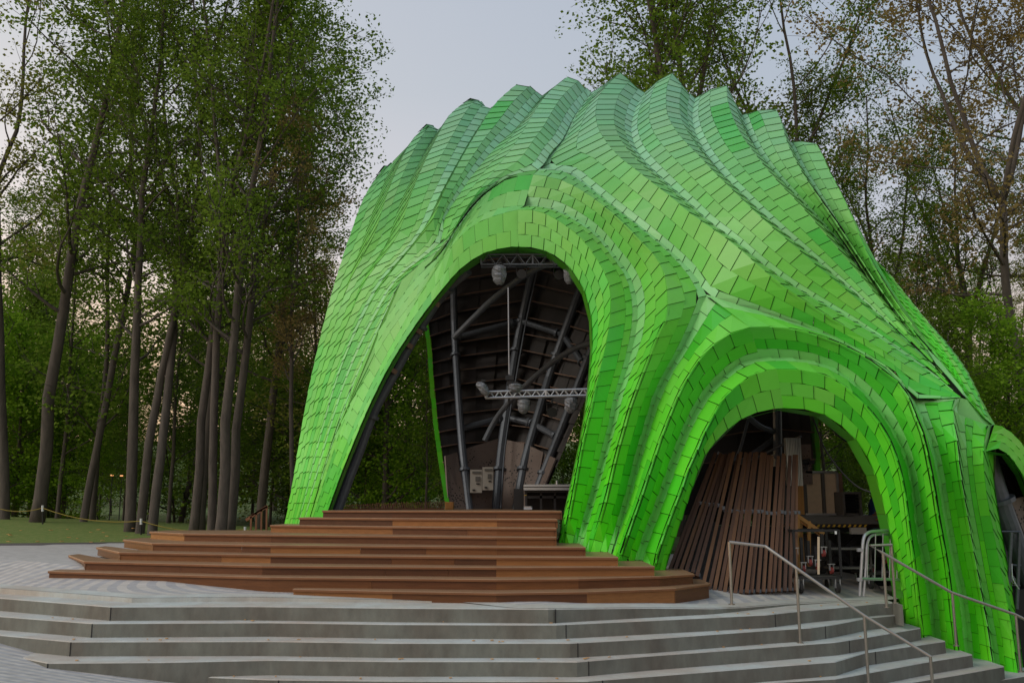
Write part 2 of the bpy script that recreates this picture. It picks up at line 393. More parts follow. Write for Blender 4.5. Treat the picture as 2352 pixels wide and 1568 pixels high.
# right half of the great arch and the middle leg
A1R = [(1225,401),(1290,414),(1350,447),(1415,497),(1466,548),(1506,590),(1526,631),(1533,681),(1530,731),(1515,760),(1490,822),(1461,898),(1444,945),(1431,992),(1417,1040),(1403,1100),(1388,1160),(1370,1220),(1352,1282)]
VAR = [(1204,472),(1247,474),(1285,484),(1329,506),(1375,540),(1419,595),(1444,628),(1458,665),(1465,710),(1461,765),(1453,800),(1444,837),(1431,878),(1416,925),(1409,972),(1396,1020),(1380,1080),(1362,1140),(1344,1200),(1326,1270)]
A2R = [(1190,482),(1225,483),(1262,495),(1297,517),(1335,547),(1372,597),(1398,648),(1403,706),(1395,775),(1387,811),(1378,850),(1367,892),(1358,937),(1347,979),(1336,1028),(1325,1090),(1314,1150),(1303,1210),(1295,1262)]
ER = [(1190,567),(1215,567),(1262,580),(1300,606),(1333,650),(1352,700),(1360,760),(1358,830),(1349,920),(1338,990),(1322,1070),(1304,1150),(1280,1262)]
KV = [(1240,388),(1303,391),(1356,430),(1419,480),(1484,530),(1541,577),(1594,630),(1622,676)]
VL = [(1622,676),(1612,702),(1600,734),(1581,775),(1562,812),(1541,843),(1525,875),(1506,915),(1497,947),(1484,993),(1469,1040),(1452,1110),(1432,1180),(1396,1295)]
B2L = [(1722,751),(1687,761),(1664,775),(1636,794),(1612,818),(1590,850),(1569,884),(1550,926),(1533,968),(1515,1014),(1501,1057),(1484,1106),(1466,1160),(1446,1215),(1414,1310)]
VBL = [(1745,822),(1725,825),(1694,837),(1669,859),(1640,884),(1617,912),(1597,942),(1578,980),(1560,1022),(1540,1080),(1520,1135),(1500,1190),(1480,1240),(1455,1325)]
B1L = [(1784,847),(1747,853),(1719,865),(1690,888),(1661,915),(1640,952),(1618,992),(1600,1035),(1581,1076),(1565,1123),(1545,1173),(1526,1224),(1511,1268),(1498,1330)]
E2L = [(1800,937),(1765,940),(1725,951),(1690,970),(1650,1006),(1617,1049),(1597,1100),(1578,1155),(1558,1215),(1538,1270),(1521,1330)]
E2R = [(1800,937),(1840,938),(1880,947),(1915,963),(1950,993),(1985,1036),(2010,1090),(2025,1140),(2038,1190),(2050,1240),(2062,1300),(2072,1360),(2082,1462)]
B1R = [(1784,847),(1826,847),(1871,856),(1900,862),(1933,881),(1967,909),(1995,938),(2022,974),(2045,1015),(2063,1065),(2077,1125),(2090,1223),(2098,1279),(2104,1333),(2111,1392),(2120,1475)]
VBR = [(1745,822),(1819,822),(1875,831),(1925,850),(1970,884),(2010,925),(2045,975),(2072,1022),(2088,1065),(2097,1110),(2108,1205),(2119,1265),(2130,1319),(2138,1365),(2144,1405),(2150,1485)]
B2R = [(1722,751),(1756,750),(1801,754),(1839,759),(1879,771),(1918,784),(1960,804),(1996,825),(2028,851),(2060,875),(2083,905),(2103,957),(2117,991),(2127,1032),(2136,1077),(2145,1124),(2154,1182),(2164,1236),(2174,1292),(2182,1352),(2187,1406),(2195,1466),(2200,1515)]
VNN = [(1622,676),(1675,695),(1725,709),(1778,727),(1819,740),(1878,760),(1920,780),(1961,800),(2004,824),(2036,845),(2062,864),(2097,912)]
VBC = [(2097,912),(2107,932),(2119,960),(2131,988),(2143,1020),(2152,1057),(2160,1090),(2168,1150),(2180,1218),(2190,1271),(2201,1319),(2211,1360),(2217,1401),(2222,1466),(2228,1525)]
C1 = [(2196,916),(2190,941),(2190,965),(2196,995),(2202,1062),(2208,1104),(2216,1151),(2225,1204),(2234,1257),(2244,1311),(2255,1374),(2266,1433),(2274,1493),(2281,1548)]
VC = [(2200,950),(2202,985),(2207,1040),(2213,1090),(2220,1142),(2229,1195),(2238,1245),(2247,1300),(2258,1358),(2268,1414),(2278,1468),(2289,1548)]
C2 = [(2270,977),(2263,998),(2259,1023),(2258,1052),(2261,1087),(2265,1129),(2272,1171),(2281,1218),(2291,1271),(2302,1326),(2313,1382),(2323,1441),(2331,1504),(2339,1570)]
C3 = [(2286,1028),(2282,1050),(2280,1080),(2283,1120),(2290,1170),(2298,1215),(2308,1268),(2318,1320),(2328,1376),(2338,1440),(2345,1500),(2352,1570)]
RR = {}
RR['A1'] = line(A1R, AA, e1=.15); RR['VA'] = line(VAR, -.28, e1=.1); RR['A2'] = line(A2R, .24, e1=.1); RR['E'] = line(ER, -.02)
RR['KVL'] = line(KV + VL[1:], -.30, e0=.1, e1=.1)
RR['VL'] = line(VL, -.30, e1=.1)
RR['B2L'] = line(B2L, .32, e1=.1); RR['VBL'] = line(VBL, -.22, e1=.1); RR['B1L'] = line(B1L, .26, e1=.1); RR['E2L'] = line(E2L, -.05)
RR['B2R'] = line(B2R, .32, e1=0, down=True); RR['VBR'] = line(VBR, -.22, e1=0, down=True); RR['B1R'] = line(B1R, .26, e1=0, down=True); RR['E2R'] = line(E2R, -.05, e1=0, down=True)
RR['VNBC'] = line(VNN + VBC[1:], -.2, e1=0, down=True); RR['VBC'] = line(VBC, -.2, e1=0, down=True)
RR['C1'] = line(C1, .18, e0=.15, e1=0, down=True); RR['VC'] = line(VC, -.2, e0=.1, e1=0, down=True); RR['C2'] = line(C2, .15, e0=.1, e1=0, down=True)
RR['C3'] = line(C3, -.45, e0=0, e1=0, down=True)
N2 = (2206, 913)
F = {}
F['W'] = line([(1358,213),(1320,265),(1291,322),(1266,349)] + KV + VNN[1:] + [N2], -AF * .7, e0=0, e1=.45, ext=True)
F['R5'] = line([(1425,167),(1384,209),(1369,250),(1372,288),(1391,325),(1425,363),(1459,389),(1497,419),(1541,452),(1581,487),(1631,522),(1687,562),(1737,606),(1790,650),(1845,689),(1900,725),(1960,762),(2020,800),(2080,838),(2140,876),N2], AF*1.1, e0=0, e1=.5, ext=True)
F['V56'] = line([(1481,213),(1464,240),(1451,284),(1452,315),(1464,347),(1485,374),(1518,406),(1558,443),(1596,477),(1632,511),(1690,553),(1742,598),(1803,643),(1850,672),(1910,706),(1970,740),(2030,778),(2090,818),(2150,862),N2], -AF, e0=0, e1=.55, ext=True)
F['R6'] = line([(1545,167),(1533,194),(1530,225),(1533,263),(1550,297),(1575,328),(1606,359),(1637,393),(1669,424),(1703,457),(1740,492),(1781,529),(1819,561),(1856,593),(1880,614),(1925,651),(1975,694),(2030,744),(2090,797),(2150,853),N2], AF*1.1, e0=0, e1=.5, ext=True)
F['V67'] = line([(1597,226),(1590,263),(1594,294),(1605,322),(1622,353),(1642,380),(1672,414),(1707,447),(1745,484),(1786,521),(1825,554),(1865,587),(1910,626),(1965,674),(2025,728),(2088,786),(2150,846),N2], -AF, e0=0, e1=.55, ext=True)
F['R7'] = line([(1669,194),(1670,222),(1676,250),(1688,281),(1706,316),(1731,350),(1762,390),(1796,428),(1834,467),(1875,514),(1922,569),(1975,632),(2030,700),(2090,772),(2150,839),N2], AF*1.1, e0=0, e1=.8, ext=True)
F['V78'] = line([(1706,264),(1712,288),(1725,320),(1744,353),(1773,391),(1806,427),(1845,467),(1886,510),(1934,563),(1982,621),(2036,690),(2095,765),(2152,834),(2207,910)], -AF, e0=0, e1=.8, ext=True)
F['R8'] = line([(1781,249),(1794,278),(1804,316),(1819,353),(1840,392),(1866,432),(1895,474),(1932,528),(1972,588),(2016,655),(2060,716),(2110,776),(2158,835),(2208,908)], AF, e0=0, e1=.8, ext=True)
F['V89'] = line([(1812,325),(1825,358),(1845,395),(1872,436),(1902,482),(1940,542),(1980,604),(2024,668),(2068,730),(2116,785),(2162,838),(2209,907)], -AF*.8, e0=0, e1=.8, ext=True)
F['R9'] = line([(1872,326),(1887,352),(1905,395),(1930,440),(1955,495),(1982,560),(2008,614),(2048,680),(2085,733),(2128,785),(2168,838),(2211,905)], AF*.6, e0=0, e1=.8, ext=True)
F['V9'] = line([(1981,566),(2004,603),(2040,662),(2080,722),(2122,775),(2164,832),(2190,870),(2214,906)], -.12, e0=0, e1=.2)
F['VX'] = line([(1981,568),(2020,620),(2062,680),(2104,738),(2144,795),(2180,845),(2206,885),(2226,922)], -.3, e0=0, e1=.2)
F['L1'] = line([(1983,572),(2030,620),(2075,678),(2120,735),(2158,790),(2190,840),(2218,890),(2238,925),(2262,962)], -.15, e0=.0, e1=.2)
F['L2'] = line([(1986,575),(2038,624),(2085,683),(2128,737),(2160,776),(2192,816),(2222,862),(2243,905),(2258,938),(2278,974)], -.1, e0=0, e1=.2)
F['L3'] = line([(1988,578),(2040,628),(2088,686),(2132,740),(2166,778),(2198,818),(2228,864),(2248,906),(2264,938),(2284,975)], -1.2, e0=0, e1=0)

pav = thing('pavilion', 'large pleated green shingled shell pavilion arching over the wooden stage', 'pavilion', (1.5, 16.0, 0))
rnd = random.Random(11)
PAL = {  # paints of the shingles by height, cool sky sheen mixed into the upper ones: list of shades, the valley shade last
 3: [(104,160,122),(98,170,104),(112,170,132),(104,176,112),(146,192,166)],
 2: [(108,176,82),(114,180,98),(104,170,78),(108,178,88),(58,168,40),(150,204,156)],
 1: [(84,184,58),(70,178,76),(104,190,84),(36,168,52),(106,176,72),(140,202,132)],
 0: [(86,206,30),(54,192,44),(108,210,62),(40,196,30),(62,188,34),(112,196,84)]}
def shade(z, k, valley, bias=0):
    zz = z + rnd.uniform(-.35, .35) + bias
    lv = 3 if zz > 9.3 else 2 if zz > 4.6 else 1 if zz > 1.9 else 0
    p = PAL[lv]
    return p[-1] if valley else p[k % (len(p) - 1)]
GRAD = [(-1.5,(110,236,30)),(1.0,(102,224,36)),(3.0,(100,208,54)),(5.0,(114,194,76)),(7.0,(120,188,96)),(8.6,(122,182,118)),(10.2,(124,178,138)),(14,(124,176,146))]  # greens by height; towards the crest the sky's bluish reflection is painted in
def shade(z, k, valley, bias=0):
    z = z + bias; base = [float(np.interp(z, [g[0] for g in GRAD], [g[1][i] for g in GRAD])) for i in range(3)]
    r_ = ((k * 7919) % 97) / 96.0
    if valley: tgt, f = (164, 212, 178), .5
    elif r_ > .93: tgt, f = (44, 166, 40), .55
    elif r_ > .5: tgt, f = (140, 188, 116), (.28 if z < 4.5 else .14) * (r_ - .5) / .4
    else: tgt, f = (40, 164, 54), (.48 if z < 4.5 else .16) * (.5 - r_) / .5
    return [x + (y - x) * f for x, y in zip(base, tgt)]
def lerp_line(A, B, f): return A + (B - A) * f
def strip(mb, bk, A, B, cols, row=.30, bias=0, weights=None):
    """shingles between two lines running downhill, A left of B; cols: fractions, with 'v' marking a valley column"""
    la, lb = seglen(A), seglen(B); n = max(2, int(round((la + lb) / 2 / row))); K = 4
    a = resample(A, n * K + 1); b = resample(B, n * K + 1)
    fr = [c if not isinstance(c, tuple) else c[0] for c in cols]; val = [isinstance(c, tuple) for c in cols]
    # one continuous skin behind the shingles
    for i in range(0, n * K, 2):
        p = [a[i], a[i+2], b[i+2], b[i]]; nn = np.cross(p[1] - p[0], p[3] - p[0]); l = np.linalg.norm(nn); nn = nn / l if l > 1e-9 else nn
        if nn[1] > .05: continue
        bk.poly([q - nn * .04 for q in p])
    for j in range(len(fr) - 1):
        valley = val[j + 1] or (j == 0 and val[0])
        f0, f1 = fr[j], fr[j + 1]; off = (K // 2) if j % 2 else 0
        k = rnd.randrange(97); run = rnd.randint(2, 9)
        ed = sorted(set([0] + [i for i in range(off, n * K + 1, K)] + [n * K]))
        for q in range(len(ed) - 1):
            i0, i1 = ed[q], ed[q + 1]
            run -= 1
            if run <= 0: run = rnd.randint(3, 10); k = rnd.randrange(97)
            p00 = lerp_line(a[i0], b[i0], f0); p01 = lerp_line(a[i0], b[i0], f1); p10 = lerp_line(a[i1], b[i1], f0); p11 = lerp_line(a[i1], b[i1], f1)
            w0, w1 = np.linalg.norm(p01 - p00), np.linalg.norm(p11 - p10)
            if max(w0, w1) < .03: continue
            dn = (p10 + p11 - p00 - p01); ac = (p01 + p11 - p00 - p10); nn = np.cross(dn, ac); l = np.linalg.norm(nn)
            if l < 1e-6: continue
            nn /= l; z = float(p00[2]); 
            if z > 7.0 and nn[1] > .1 and nn[2] < 0: nn = -nn
            g = .007
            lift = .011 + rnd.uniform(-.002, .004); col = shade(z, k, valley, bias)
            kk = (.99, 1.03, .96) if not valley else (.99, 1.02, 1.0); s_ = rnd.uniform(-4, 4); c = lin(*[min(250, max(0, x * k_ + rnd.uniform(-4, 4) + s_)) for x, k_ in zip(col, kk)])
            acn = ac / (np.linalg.norm(ac) + 1e-9); dnn = dn / (np.linalg.norm(dn) + 1e-9)
            g = .0022; e0 = acn * min(g, w0 * .2); e1 = acn * min(g, w1 * .2); ov = dnn * .002
            gp = .010 if i0 else 0; t0, t1 = p00 + e0 + dnn * gp, p01 - e0 + dnn * gp
            b0, b1 = p10 + e1 + nn * lift + ov, p11 - e1 + nn * lift + ov
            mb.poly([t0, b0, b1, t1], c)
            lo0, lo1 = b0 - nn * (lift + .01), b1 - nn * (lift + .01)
            mb.poly([b0, lo0, lo1, b1], (c[0] * .4, c[1] * .4, c[2] * .4, 1)); dk = c   # lip painted darker in place of the shadow line below each shingle
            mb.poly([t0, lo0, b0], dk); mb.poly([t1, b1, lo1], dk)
def bulged(A, B, h):
    # a rounded shoulder between ridge and valley near the crest
    n = 90; a, b_ = resample(A, n), resample(B, n); m = (a + b_) / 2
    k = np.clip((m[:, 2] - 6.8) / 2.2, 0, 1); k = k * k * (3 - 2 * k); w_ = np.clip(np.linalg.norm(a - b_, axis=1) / 1.2, 0, 1)
    m[:, 2] += h * k * w_; m[:, 1] -= h * .5 * k * w_
    return m
def strip2(mb, bkm, A, B, c1, c2, row, h):
    m = bulged(A, B, h); strip(mb, bkm, A, m, c1, row=row); strip(mb, bkm, m, B, c2, row=row)
roof, roofb = MB(), MB(); arch, archb = MB(), MB(); arch2, arch2b = MB(), MB(); lobe, lobeb = MB(), MB()
v = lambda x: (x,)
# left side of the roof running down to the left foot
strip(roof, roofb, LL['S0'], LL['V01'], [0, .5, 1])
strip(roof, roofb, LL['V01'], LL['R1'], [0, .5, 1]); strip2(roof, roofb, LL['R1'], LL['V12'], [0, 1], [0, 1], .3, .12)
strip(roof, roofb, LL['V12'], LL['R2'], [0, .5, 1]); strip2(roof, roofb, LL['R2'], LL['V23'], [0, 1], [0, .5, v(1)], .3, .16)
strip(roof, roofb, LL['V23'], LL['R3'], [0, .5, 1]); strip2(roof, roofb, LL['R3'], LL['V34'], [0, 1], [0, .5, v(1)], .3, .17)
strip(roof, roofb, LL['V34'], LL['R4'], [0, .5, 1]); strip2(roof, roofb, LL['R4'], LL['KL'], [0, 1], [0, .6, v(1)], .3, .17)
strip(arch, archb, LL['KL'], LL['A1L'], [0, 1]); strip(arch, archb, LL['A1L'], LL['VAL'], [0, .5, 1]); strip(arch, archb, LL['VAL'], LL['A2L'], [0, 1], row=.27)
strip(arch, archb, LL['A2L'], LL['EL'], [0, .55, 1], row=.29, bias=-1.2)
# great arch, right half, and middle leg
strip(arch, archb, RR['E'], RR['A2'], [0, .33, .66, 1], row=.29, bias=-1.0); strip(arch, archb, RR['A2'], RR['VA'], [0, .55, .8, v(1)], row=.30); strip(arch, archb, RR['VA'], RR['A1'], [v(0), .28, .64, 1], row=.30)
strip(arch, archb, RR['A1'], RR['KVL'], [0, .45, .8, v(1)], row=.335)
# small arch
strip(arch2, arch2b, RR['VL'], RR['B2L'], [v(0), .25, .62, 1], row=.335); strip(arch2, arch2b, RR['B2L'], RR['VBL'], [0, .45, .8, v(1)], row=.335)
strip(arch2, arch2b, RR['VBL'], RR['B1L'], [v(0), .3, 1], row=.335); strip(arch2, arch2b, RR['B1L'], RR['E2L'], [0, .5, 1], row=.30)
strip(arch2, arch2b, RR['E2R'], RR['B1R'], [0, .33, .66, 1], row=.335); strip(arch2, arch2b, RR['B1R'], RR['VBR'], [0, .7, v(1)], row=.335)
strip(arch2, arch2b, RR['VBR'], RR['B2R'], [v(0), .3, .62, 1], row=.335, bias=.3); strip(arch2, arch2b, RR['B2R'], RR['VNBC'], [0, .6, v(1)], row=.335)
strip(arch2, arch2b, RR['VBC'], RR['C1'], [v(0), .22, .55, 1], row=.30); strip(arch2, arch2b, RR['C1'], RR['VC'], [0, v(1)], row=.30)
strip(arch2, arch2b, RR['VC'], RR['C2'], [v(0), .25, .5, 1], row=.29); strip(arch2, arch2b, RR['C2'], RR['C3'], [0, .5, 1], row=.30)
# the fan of the main roof
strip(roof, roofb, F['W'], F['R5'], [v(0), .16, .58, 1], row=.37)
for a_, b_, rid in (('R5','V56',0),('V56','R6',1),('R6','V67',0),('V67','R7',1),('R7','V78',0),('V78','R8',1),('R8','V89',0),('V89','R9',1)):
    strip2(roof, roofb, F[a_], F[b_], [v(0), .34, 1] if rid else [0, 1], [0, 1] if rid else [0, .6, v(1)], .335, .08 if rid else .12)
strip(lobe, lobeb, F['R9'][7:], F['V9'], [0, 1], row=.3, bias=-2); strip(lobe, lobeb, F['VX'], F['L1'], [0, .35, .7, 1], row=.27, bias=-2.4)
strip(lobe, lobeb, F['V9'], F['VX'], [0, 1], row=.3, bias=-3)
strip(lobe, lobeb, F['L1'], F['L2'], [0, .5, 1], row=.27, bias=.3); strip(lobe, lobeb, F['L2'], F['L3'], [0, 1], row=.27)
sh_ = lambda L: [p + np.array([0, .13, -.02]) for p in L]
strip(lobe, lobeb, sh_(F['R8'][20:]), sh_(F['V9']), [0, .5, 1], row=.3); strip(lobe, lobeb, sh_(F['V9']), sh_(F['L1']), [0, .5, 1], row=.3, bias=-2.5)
# far side returns so that the shell closes beyond its outline
SB = [p + np.array([.3, 1.0, -.1]) for p in LL['S0'][7:]]
SB = LL['S0'][:7] + SB
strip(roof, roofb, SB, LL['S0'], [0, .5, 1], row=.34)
# hub triangles between the roof and the right leg
def tri(mb, bkm, pts, bias=0, d=0):
    P = [np.array(at(a, b, depth(a, b) + dd)) for a, b, dd in pts]
    mb.poly(P, lin(*shade(5.0, 0, True, bias))); bkm.poly([p + np.array([0, .05, 0]) for p in P])
tri(arch2, arch2b, [(2060,866,.14),(2098,913,.18),(2130,916,.1),(2206,914,.05),(2130,888,.0)])
tri(arch2, arch2b, [(2206,913,0),(2220,917,.0),(2284,976,.1),(2266,982,.0),(2198,952,.18)], bias=-2.5)
tri(arch2, arch2b, [(2098,913,.19),(2107,932,.2),(2196,917,-.05),(2130,916,.1)])
tri(arch2, arch2b, [(2206,913,.02),(2198,952,.19),(2188,941,-.1),(2194,917,-.08)], bias=-2)
tri(lobe, lobeb, [(2208,912,0.05),(2226,922,.9),(2262,962,.4),(2284,975,.25),(2284,976,.1),(2220,917,0)], bias=-2.5)
tri(lobe, lobeb, [(2128,800,-.06),(2150,835,-.12),(2180,868,-.14),(2212,906,-.1),(2222,914,-.06),(2210,893,-.1),(2186,862,-.1),(2160,830,-.08)], bias=-3)
# third arch running away at the right edge
O3 = [at(2284,975,14.7), at(2306,982,14.95), at(2330,1000,15.2), at(2352,1026,15.5), at(2378,1066,15.9), at(2405,1130,16.3), at(2430,1250,16.7), at(2445,1400,16.9)]
I3 = [at(2264,1036,14.6), at(2287,1028,14.7), at(2312,1041,14.95), at(2334,1066,15.2), at(2352,1100,15.5), at(2374,1160,15.9), at(2392,1260,16.3), at(2400,1400,16.6)]
O3 = [np.array(p) for p in cr(O3, 4)]; I3 = [np.array(p) for p in cr(I3, 4)]
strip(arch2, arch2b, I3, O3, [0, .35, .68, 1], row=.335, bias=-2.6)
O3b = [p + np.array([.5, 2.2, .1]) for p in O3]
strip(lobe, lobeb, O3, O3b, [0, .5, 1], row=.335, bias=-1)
tri(arch2, arch2b, [(2284,975,.0),(2264,1036,.05),(2259,1023,-.1),(2270,977,-.12)], bias=-3)
roof.build('roof_shell', M['shingle'], pav); arch.build('great_arch_cladding', M['shingle'], pav); arch2.build('side_arch_cladding', M['shingle'], pav); lobe.build('rear_lobe_cladding', M['shingle'], pav)
bk = MB()
for q in (roofb, archb, arch2b, lobeb):
    o0 = len(bk.v); bk.v += q.v; bk.f += [tuple(i + o0 for i in f) for f in q.f]; bk.c += [lin(30, 46, 24)] * len(q.f)
bk.build('inner_skin', M['lining'], pav)
# turned-in rim along each arch edge: a fascia returning into the opening
def rim(Ls, dirv=(0, .42, 0), inner=.0):
    r = MB(); 
    for Lx, flip in Ls:
        P = resample(Lx, max(4, int(seglen(Lx) / .55)))
        for i in range(len(P) - 1):
            d = np.array(dirv); c = lin(*[x + rnd.uniform(-6, 6) for x in (74, 158, 34)])
            k = .004
            p, q = P[i] + (P[i+1]-P[i]) * k, P[i+1] - (P[i+1]-P[i]) * k
            f = [p + np.array([0, -.03, 0]), p + d, q + d, q + np.array([0, -.03, 0])]
            r.poly(f if not flip else f[::-1], c)
    return r.build('arch_rim', M['shingle'], pav)
rim([(LL['EL'], 0), (RR['E'], 1)]); rim([(RR['E2L'], 0), (RR['E2R'], 1)], (0, .38, 0)); rim([(I3, 1)], (.1, .4, 0))
rim([(RR['C3'], 0)], (.05, .35, 0))
# ------------------------------------------------------------------ inside of the shell: lining, panels, pipes, battens
def grid_surface(cols, nrow, ncol, rr, name, tilt=.13, amp=.06):
    """cols: list of (u, v, Y) polylines from bottom to top; lined with clapboard-like rows of shingle backs"""
    L = [resample(cr([at(*p) for p in c], 5), nrow + 1) for c in cols]
    mb = MB()
    for j in range(len(L) - 1):
        for k in range(ncol):
            f0, f1 = k / ncol, (k + 1) / ncol
            for i in range(nrow):
                P = [lerp_line(L[j][i], L[j+1][i], f0), lerp_line(L[j][i], L[j+1][i], f1), lerp_line(L[j][i+1], L[j+1][i+1], f1), lerp_line(L[j][i+1], L[j+1][i+1], f0)]
                g = rr.uniform(.82, 1.08); d = rr.uniform(-amp, amp); c = lin(int(74*g), int(71*g), int(70*g))
                t = np.array([0, -tilt, 0]); dd = np.array([0, d, 0])
                a, b, cc, e_ = P[0] + dd + t, P[1] + dd + t, P[2] + dd, P[3] + dd
                mb.poly([a, b, cc, e_], c); mb.poly([a - t, b - t, b, a], c)
                mb.poly([a, a - t * 3, e_ - t * 3 + t * 2, e_], c)
            # solid skin behind
        P = L[j]; Q = L[j+1]; o = np.array([0, .3, 0])
        for i in range(nrow):
            mb.poly([P[i] + o, P[i+1] + o, Q[i+1] + o, Q[i] + o], lin(50, 44, 40))
    return mb, L
rr = random.Random(4)
# rear leg behind the great arch: columns are left edge, four pipe lines, right edge
RS = [
 [(1037,1172,22.3),(1015,1030,23.0),(1000,900,23.8),(988,760,24.6),(965,655,24.6),(950,560,23.8),(945,500,22.6),(950,440,21.6)],
 [(1078,1172,22.8),(1062,1032,23.4),(1052,900,24.2),(1044,760,25.0),(1042,650,24.8),(1045,550,24.0),(1050,470,22.6),(1055,410,21.4)],
 [(1140,1172,23.4),(1150,1045,24.0),(1168,920,24.6),(1190,780,25.4),(1215,660,25.2),(1240,560,24.0),(1250,480,22.4),(1255,420,20.8)],
 [(1186,1172,23.2),(1206,1060,23.6),(1240,940,24.2),(1270,840,24.8),(1320,700,24.4),(1365,580,23.0),(1395,500,21.4),(1420,430,20.2)],
 [(1215,1172,22.8),(1252,1076,23.0),(1290,982,23.2),(1340,850,23.4),(1400,700,22.6),(1450,600,21.4),(1490,520,20.0),(1520,460,19.2)],
 [(1232,1172,22.3),(1270,1090,22.3),(1316,982,22.3),(1375,850,22.3),(1440,730,21.4),(1500,640,19.8),(1550,570,18.8),(1600,510,18.2)]]
g1, LR = grid_surface(RS, 24, 3, rr, 'inner')
# behind the small arch
RS2 = [
 [(1560,1180,18.6),(1570,1060,18.8),(1600,960,18.6),(1620,880,17.6),(1640,800,16.0)],
 [(1690,1180,19.4),(1690,1060,19.6),(1700,960,19.4),(1710,880,18.0),(1720,790,16.0)],
 [(1790,1180,19.6),(1788,1060,19.8),(1786,960,19.6),(1790,880,18.2),(1800,790,16.0)],
 [(1872,1180,19.2),(1864,1060,19.2),(1858,955,19.0),(1866,880,17.8),(1890,800,15.8)]]
g2, LR2 = grid_surface(RS2, 10, 3, rr, 'inner')
RS3 = [
 [(2262,1190,16.4),(2262,1100,16.4),(2262,1020,16.2)],
 [(2330,1300,17),(2330,1180,17),(2325,1020,16.6)],
 [(2420,1420,17.6),(2430,1250,17.6),(2430,1050,17.2)]]
g3, _ = grid_surface(RS3, 5, 3, rr, 'inner')
allg = MB()
for q in (g1, g2, g3):
    o0 = len(allg.v); allg.v += q.v; allg.f += [tuple(i + o0 for i in f) for f in q.f]; allg.c += q.c
allg.build('lining', M['lining'], pav)
def pipe(pts, r, name='pipe', n=10, m='steel', flange=None):
    b = MB(); P = resample(cr([at(*p) for p in pts], 6), max(6, len(pts) * 4)); b.tube(P, r, n)
    if flange:
        for f in flange:
            i = int(f * (len(P) - 1)); i = min(max(i, 0), len(P) - 2); d = P[i+1] - P[i]; d /= np.linalg.norm(d)
            b.tube([P[i] - d * .035, P[i] + d * .035], r * 1.5, 12)
    return b.build(name, M[m], pav, smooth=False)
FW = -.34
for cix, r in ((1, .095), (2, .12), (3, .115), (4, .10)):
    col = [(a, b, c + FW - .1) for a, b, c in RS[cix]][:7]
    pipe(col, r, 'column', flange=[.14, .5])
pipe([(1150,1167,22.6),(1158,1045,23.2),(1171,951,23.7),(1183,881,24.0),(1208,741,24.3),(1233,627,24.2)], .022, 'conduit', 6)
pipe([(1042,776,22.6),(1090,728,22.2),(1136,684,21.6),(1206,632,20.6),(1267,603,19.8),(1330,585,19)], .075, 'brace')
pipe([(1400,775,19.5),(1359,787,20.0),(1322,799,20.4),(1267,833,21.0),(1203,889,21.8),(1156,939,22.2),(1130,978,22.4),(1113,1012,22.4)], .068, 'brace')
for y in (0, 1):
    pts = [(1053,774,24.6),(1195,737,25.0),(1293,769,24.4),(1345,842,23.2)] if y == 0 else [(1058,985,23.4),(1160,958,24.0),(1222,972,23.7),(1285,1006,22.9)]
    for i in range(3): pipe([pts[i], pts[i+1]], .085, 'ring_beam', flange=[.08, .92])
# battens: rows of thin angles stepping across the bays
bt = MB()
for i in range(3, 21):
    for j in range(4):
        a = LR[j + (0 if j else 0)][i].copy(); b = LR[j+1][i].copy()
        if j == 0: b = LR[1][i].copy()
        up = 1 if j < 2 else 0
        a = a + np.array([0, -.32, 0]); b = b + np.array([0, -.32, 0])
        bt.bar(a, b, .05, .022, up=(0, 0, 1))
bt.build('batten', M['angle'], pav)
bt = MB()
for i in range(2, 8):
    for j in (0, 1, 2): bt.bar(LR2[j][i] + np.array([0, -.3, 0]), LR2[j+1][i] + np.array([0, -.3, 0]), .05, .022, up=(0, 0, 1))
bt.build('batten', M['angle'], pav)
# green edge rims of the rear openings
def edge_rim(col, w_, side):
    b = MB(); P = resample(cr([at(*p) for p in col], 5), 22)
    for i in range(len(P) - 1):
        c = lin(*[x + rr.uniform(-8, 8) for x in (78, 168, 36)]); o = np.array([side * w_, -.02, 0]); k = np.array([0, .35, 0])
        j_ = np.array([rr.uniform(-.01, .01), -.30 + rr.uniform(-.02, .0), 0])
        b.poly([P[i] + j_, P[i] + o + j_, P[i+1] + o + j_, P[i+1] + j_], c); b.poly([P[i] + o + j_, P[i] + o + k, P[i+1] + o + k, P[i+1] + o + j_], c)
    return b.build('edge_trim', M['shingle'], pav)
edge_rim(RS[0][:5], .11, -1); edge_rim(RS2[3][:3], .07, 1)
# perforated panels: foot of the rear leg, one panel per bay; left leg; third arch
def panel(pts, name='perforated_panel', th=.04, m='perf'):
    b = MB(); P = [at(*p) for p in pts]; n = (P[1] - P[0]).cross(P[2] - P[1]).normalized()
    if n.y < 0: n = -n
    Q = [p + n * th for p in P]
    b.poly(P); b.poly(Q[::-1])
    for i in range(len(P)):
        j = (i + 1) % len(P); b.poly([P[i], Q[i], Q[j], P[j]])
    return b.build(name, M[m], pav)
panel([(1031,1172,22.0),(1023,1046,22.5),(1050,1038,22.9),(1074,1172,22.3)])
panel([(1078,1172,22.6),(1062,1032,23.0),(1147,1006,23.7),(1134,1172,23.0)])
panel([(1143,1168,23.0),(1155,1008,23.7),(1204,1018,23.4),(1186,1168,22.8)])
panel([(1190,1168,22.7),(1210,1020,23.3),(1248,1038,22.9),(1222,1168,22.4)])
panel([(1226,1150,22.3),(1252,1042,22.8),(1276,1052,22.2),(1240,1140,22.1)])
panel([(839,925,18.3),(859,929,18.4),(768,1147,18.4),(748,1139,18.3)])
panel([(2322,1148,15.8),(2352,1140,15.95),(2400,1170,16.2),(2400,1300,16.4),(2352,1222,16.0)])
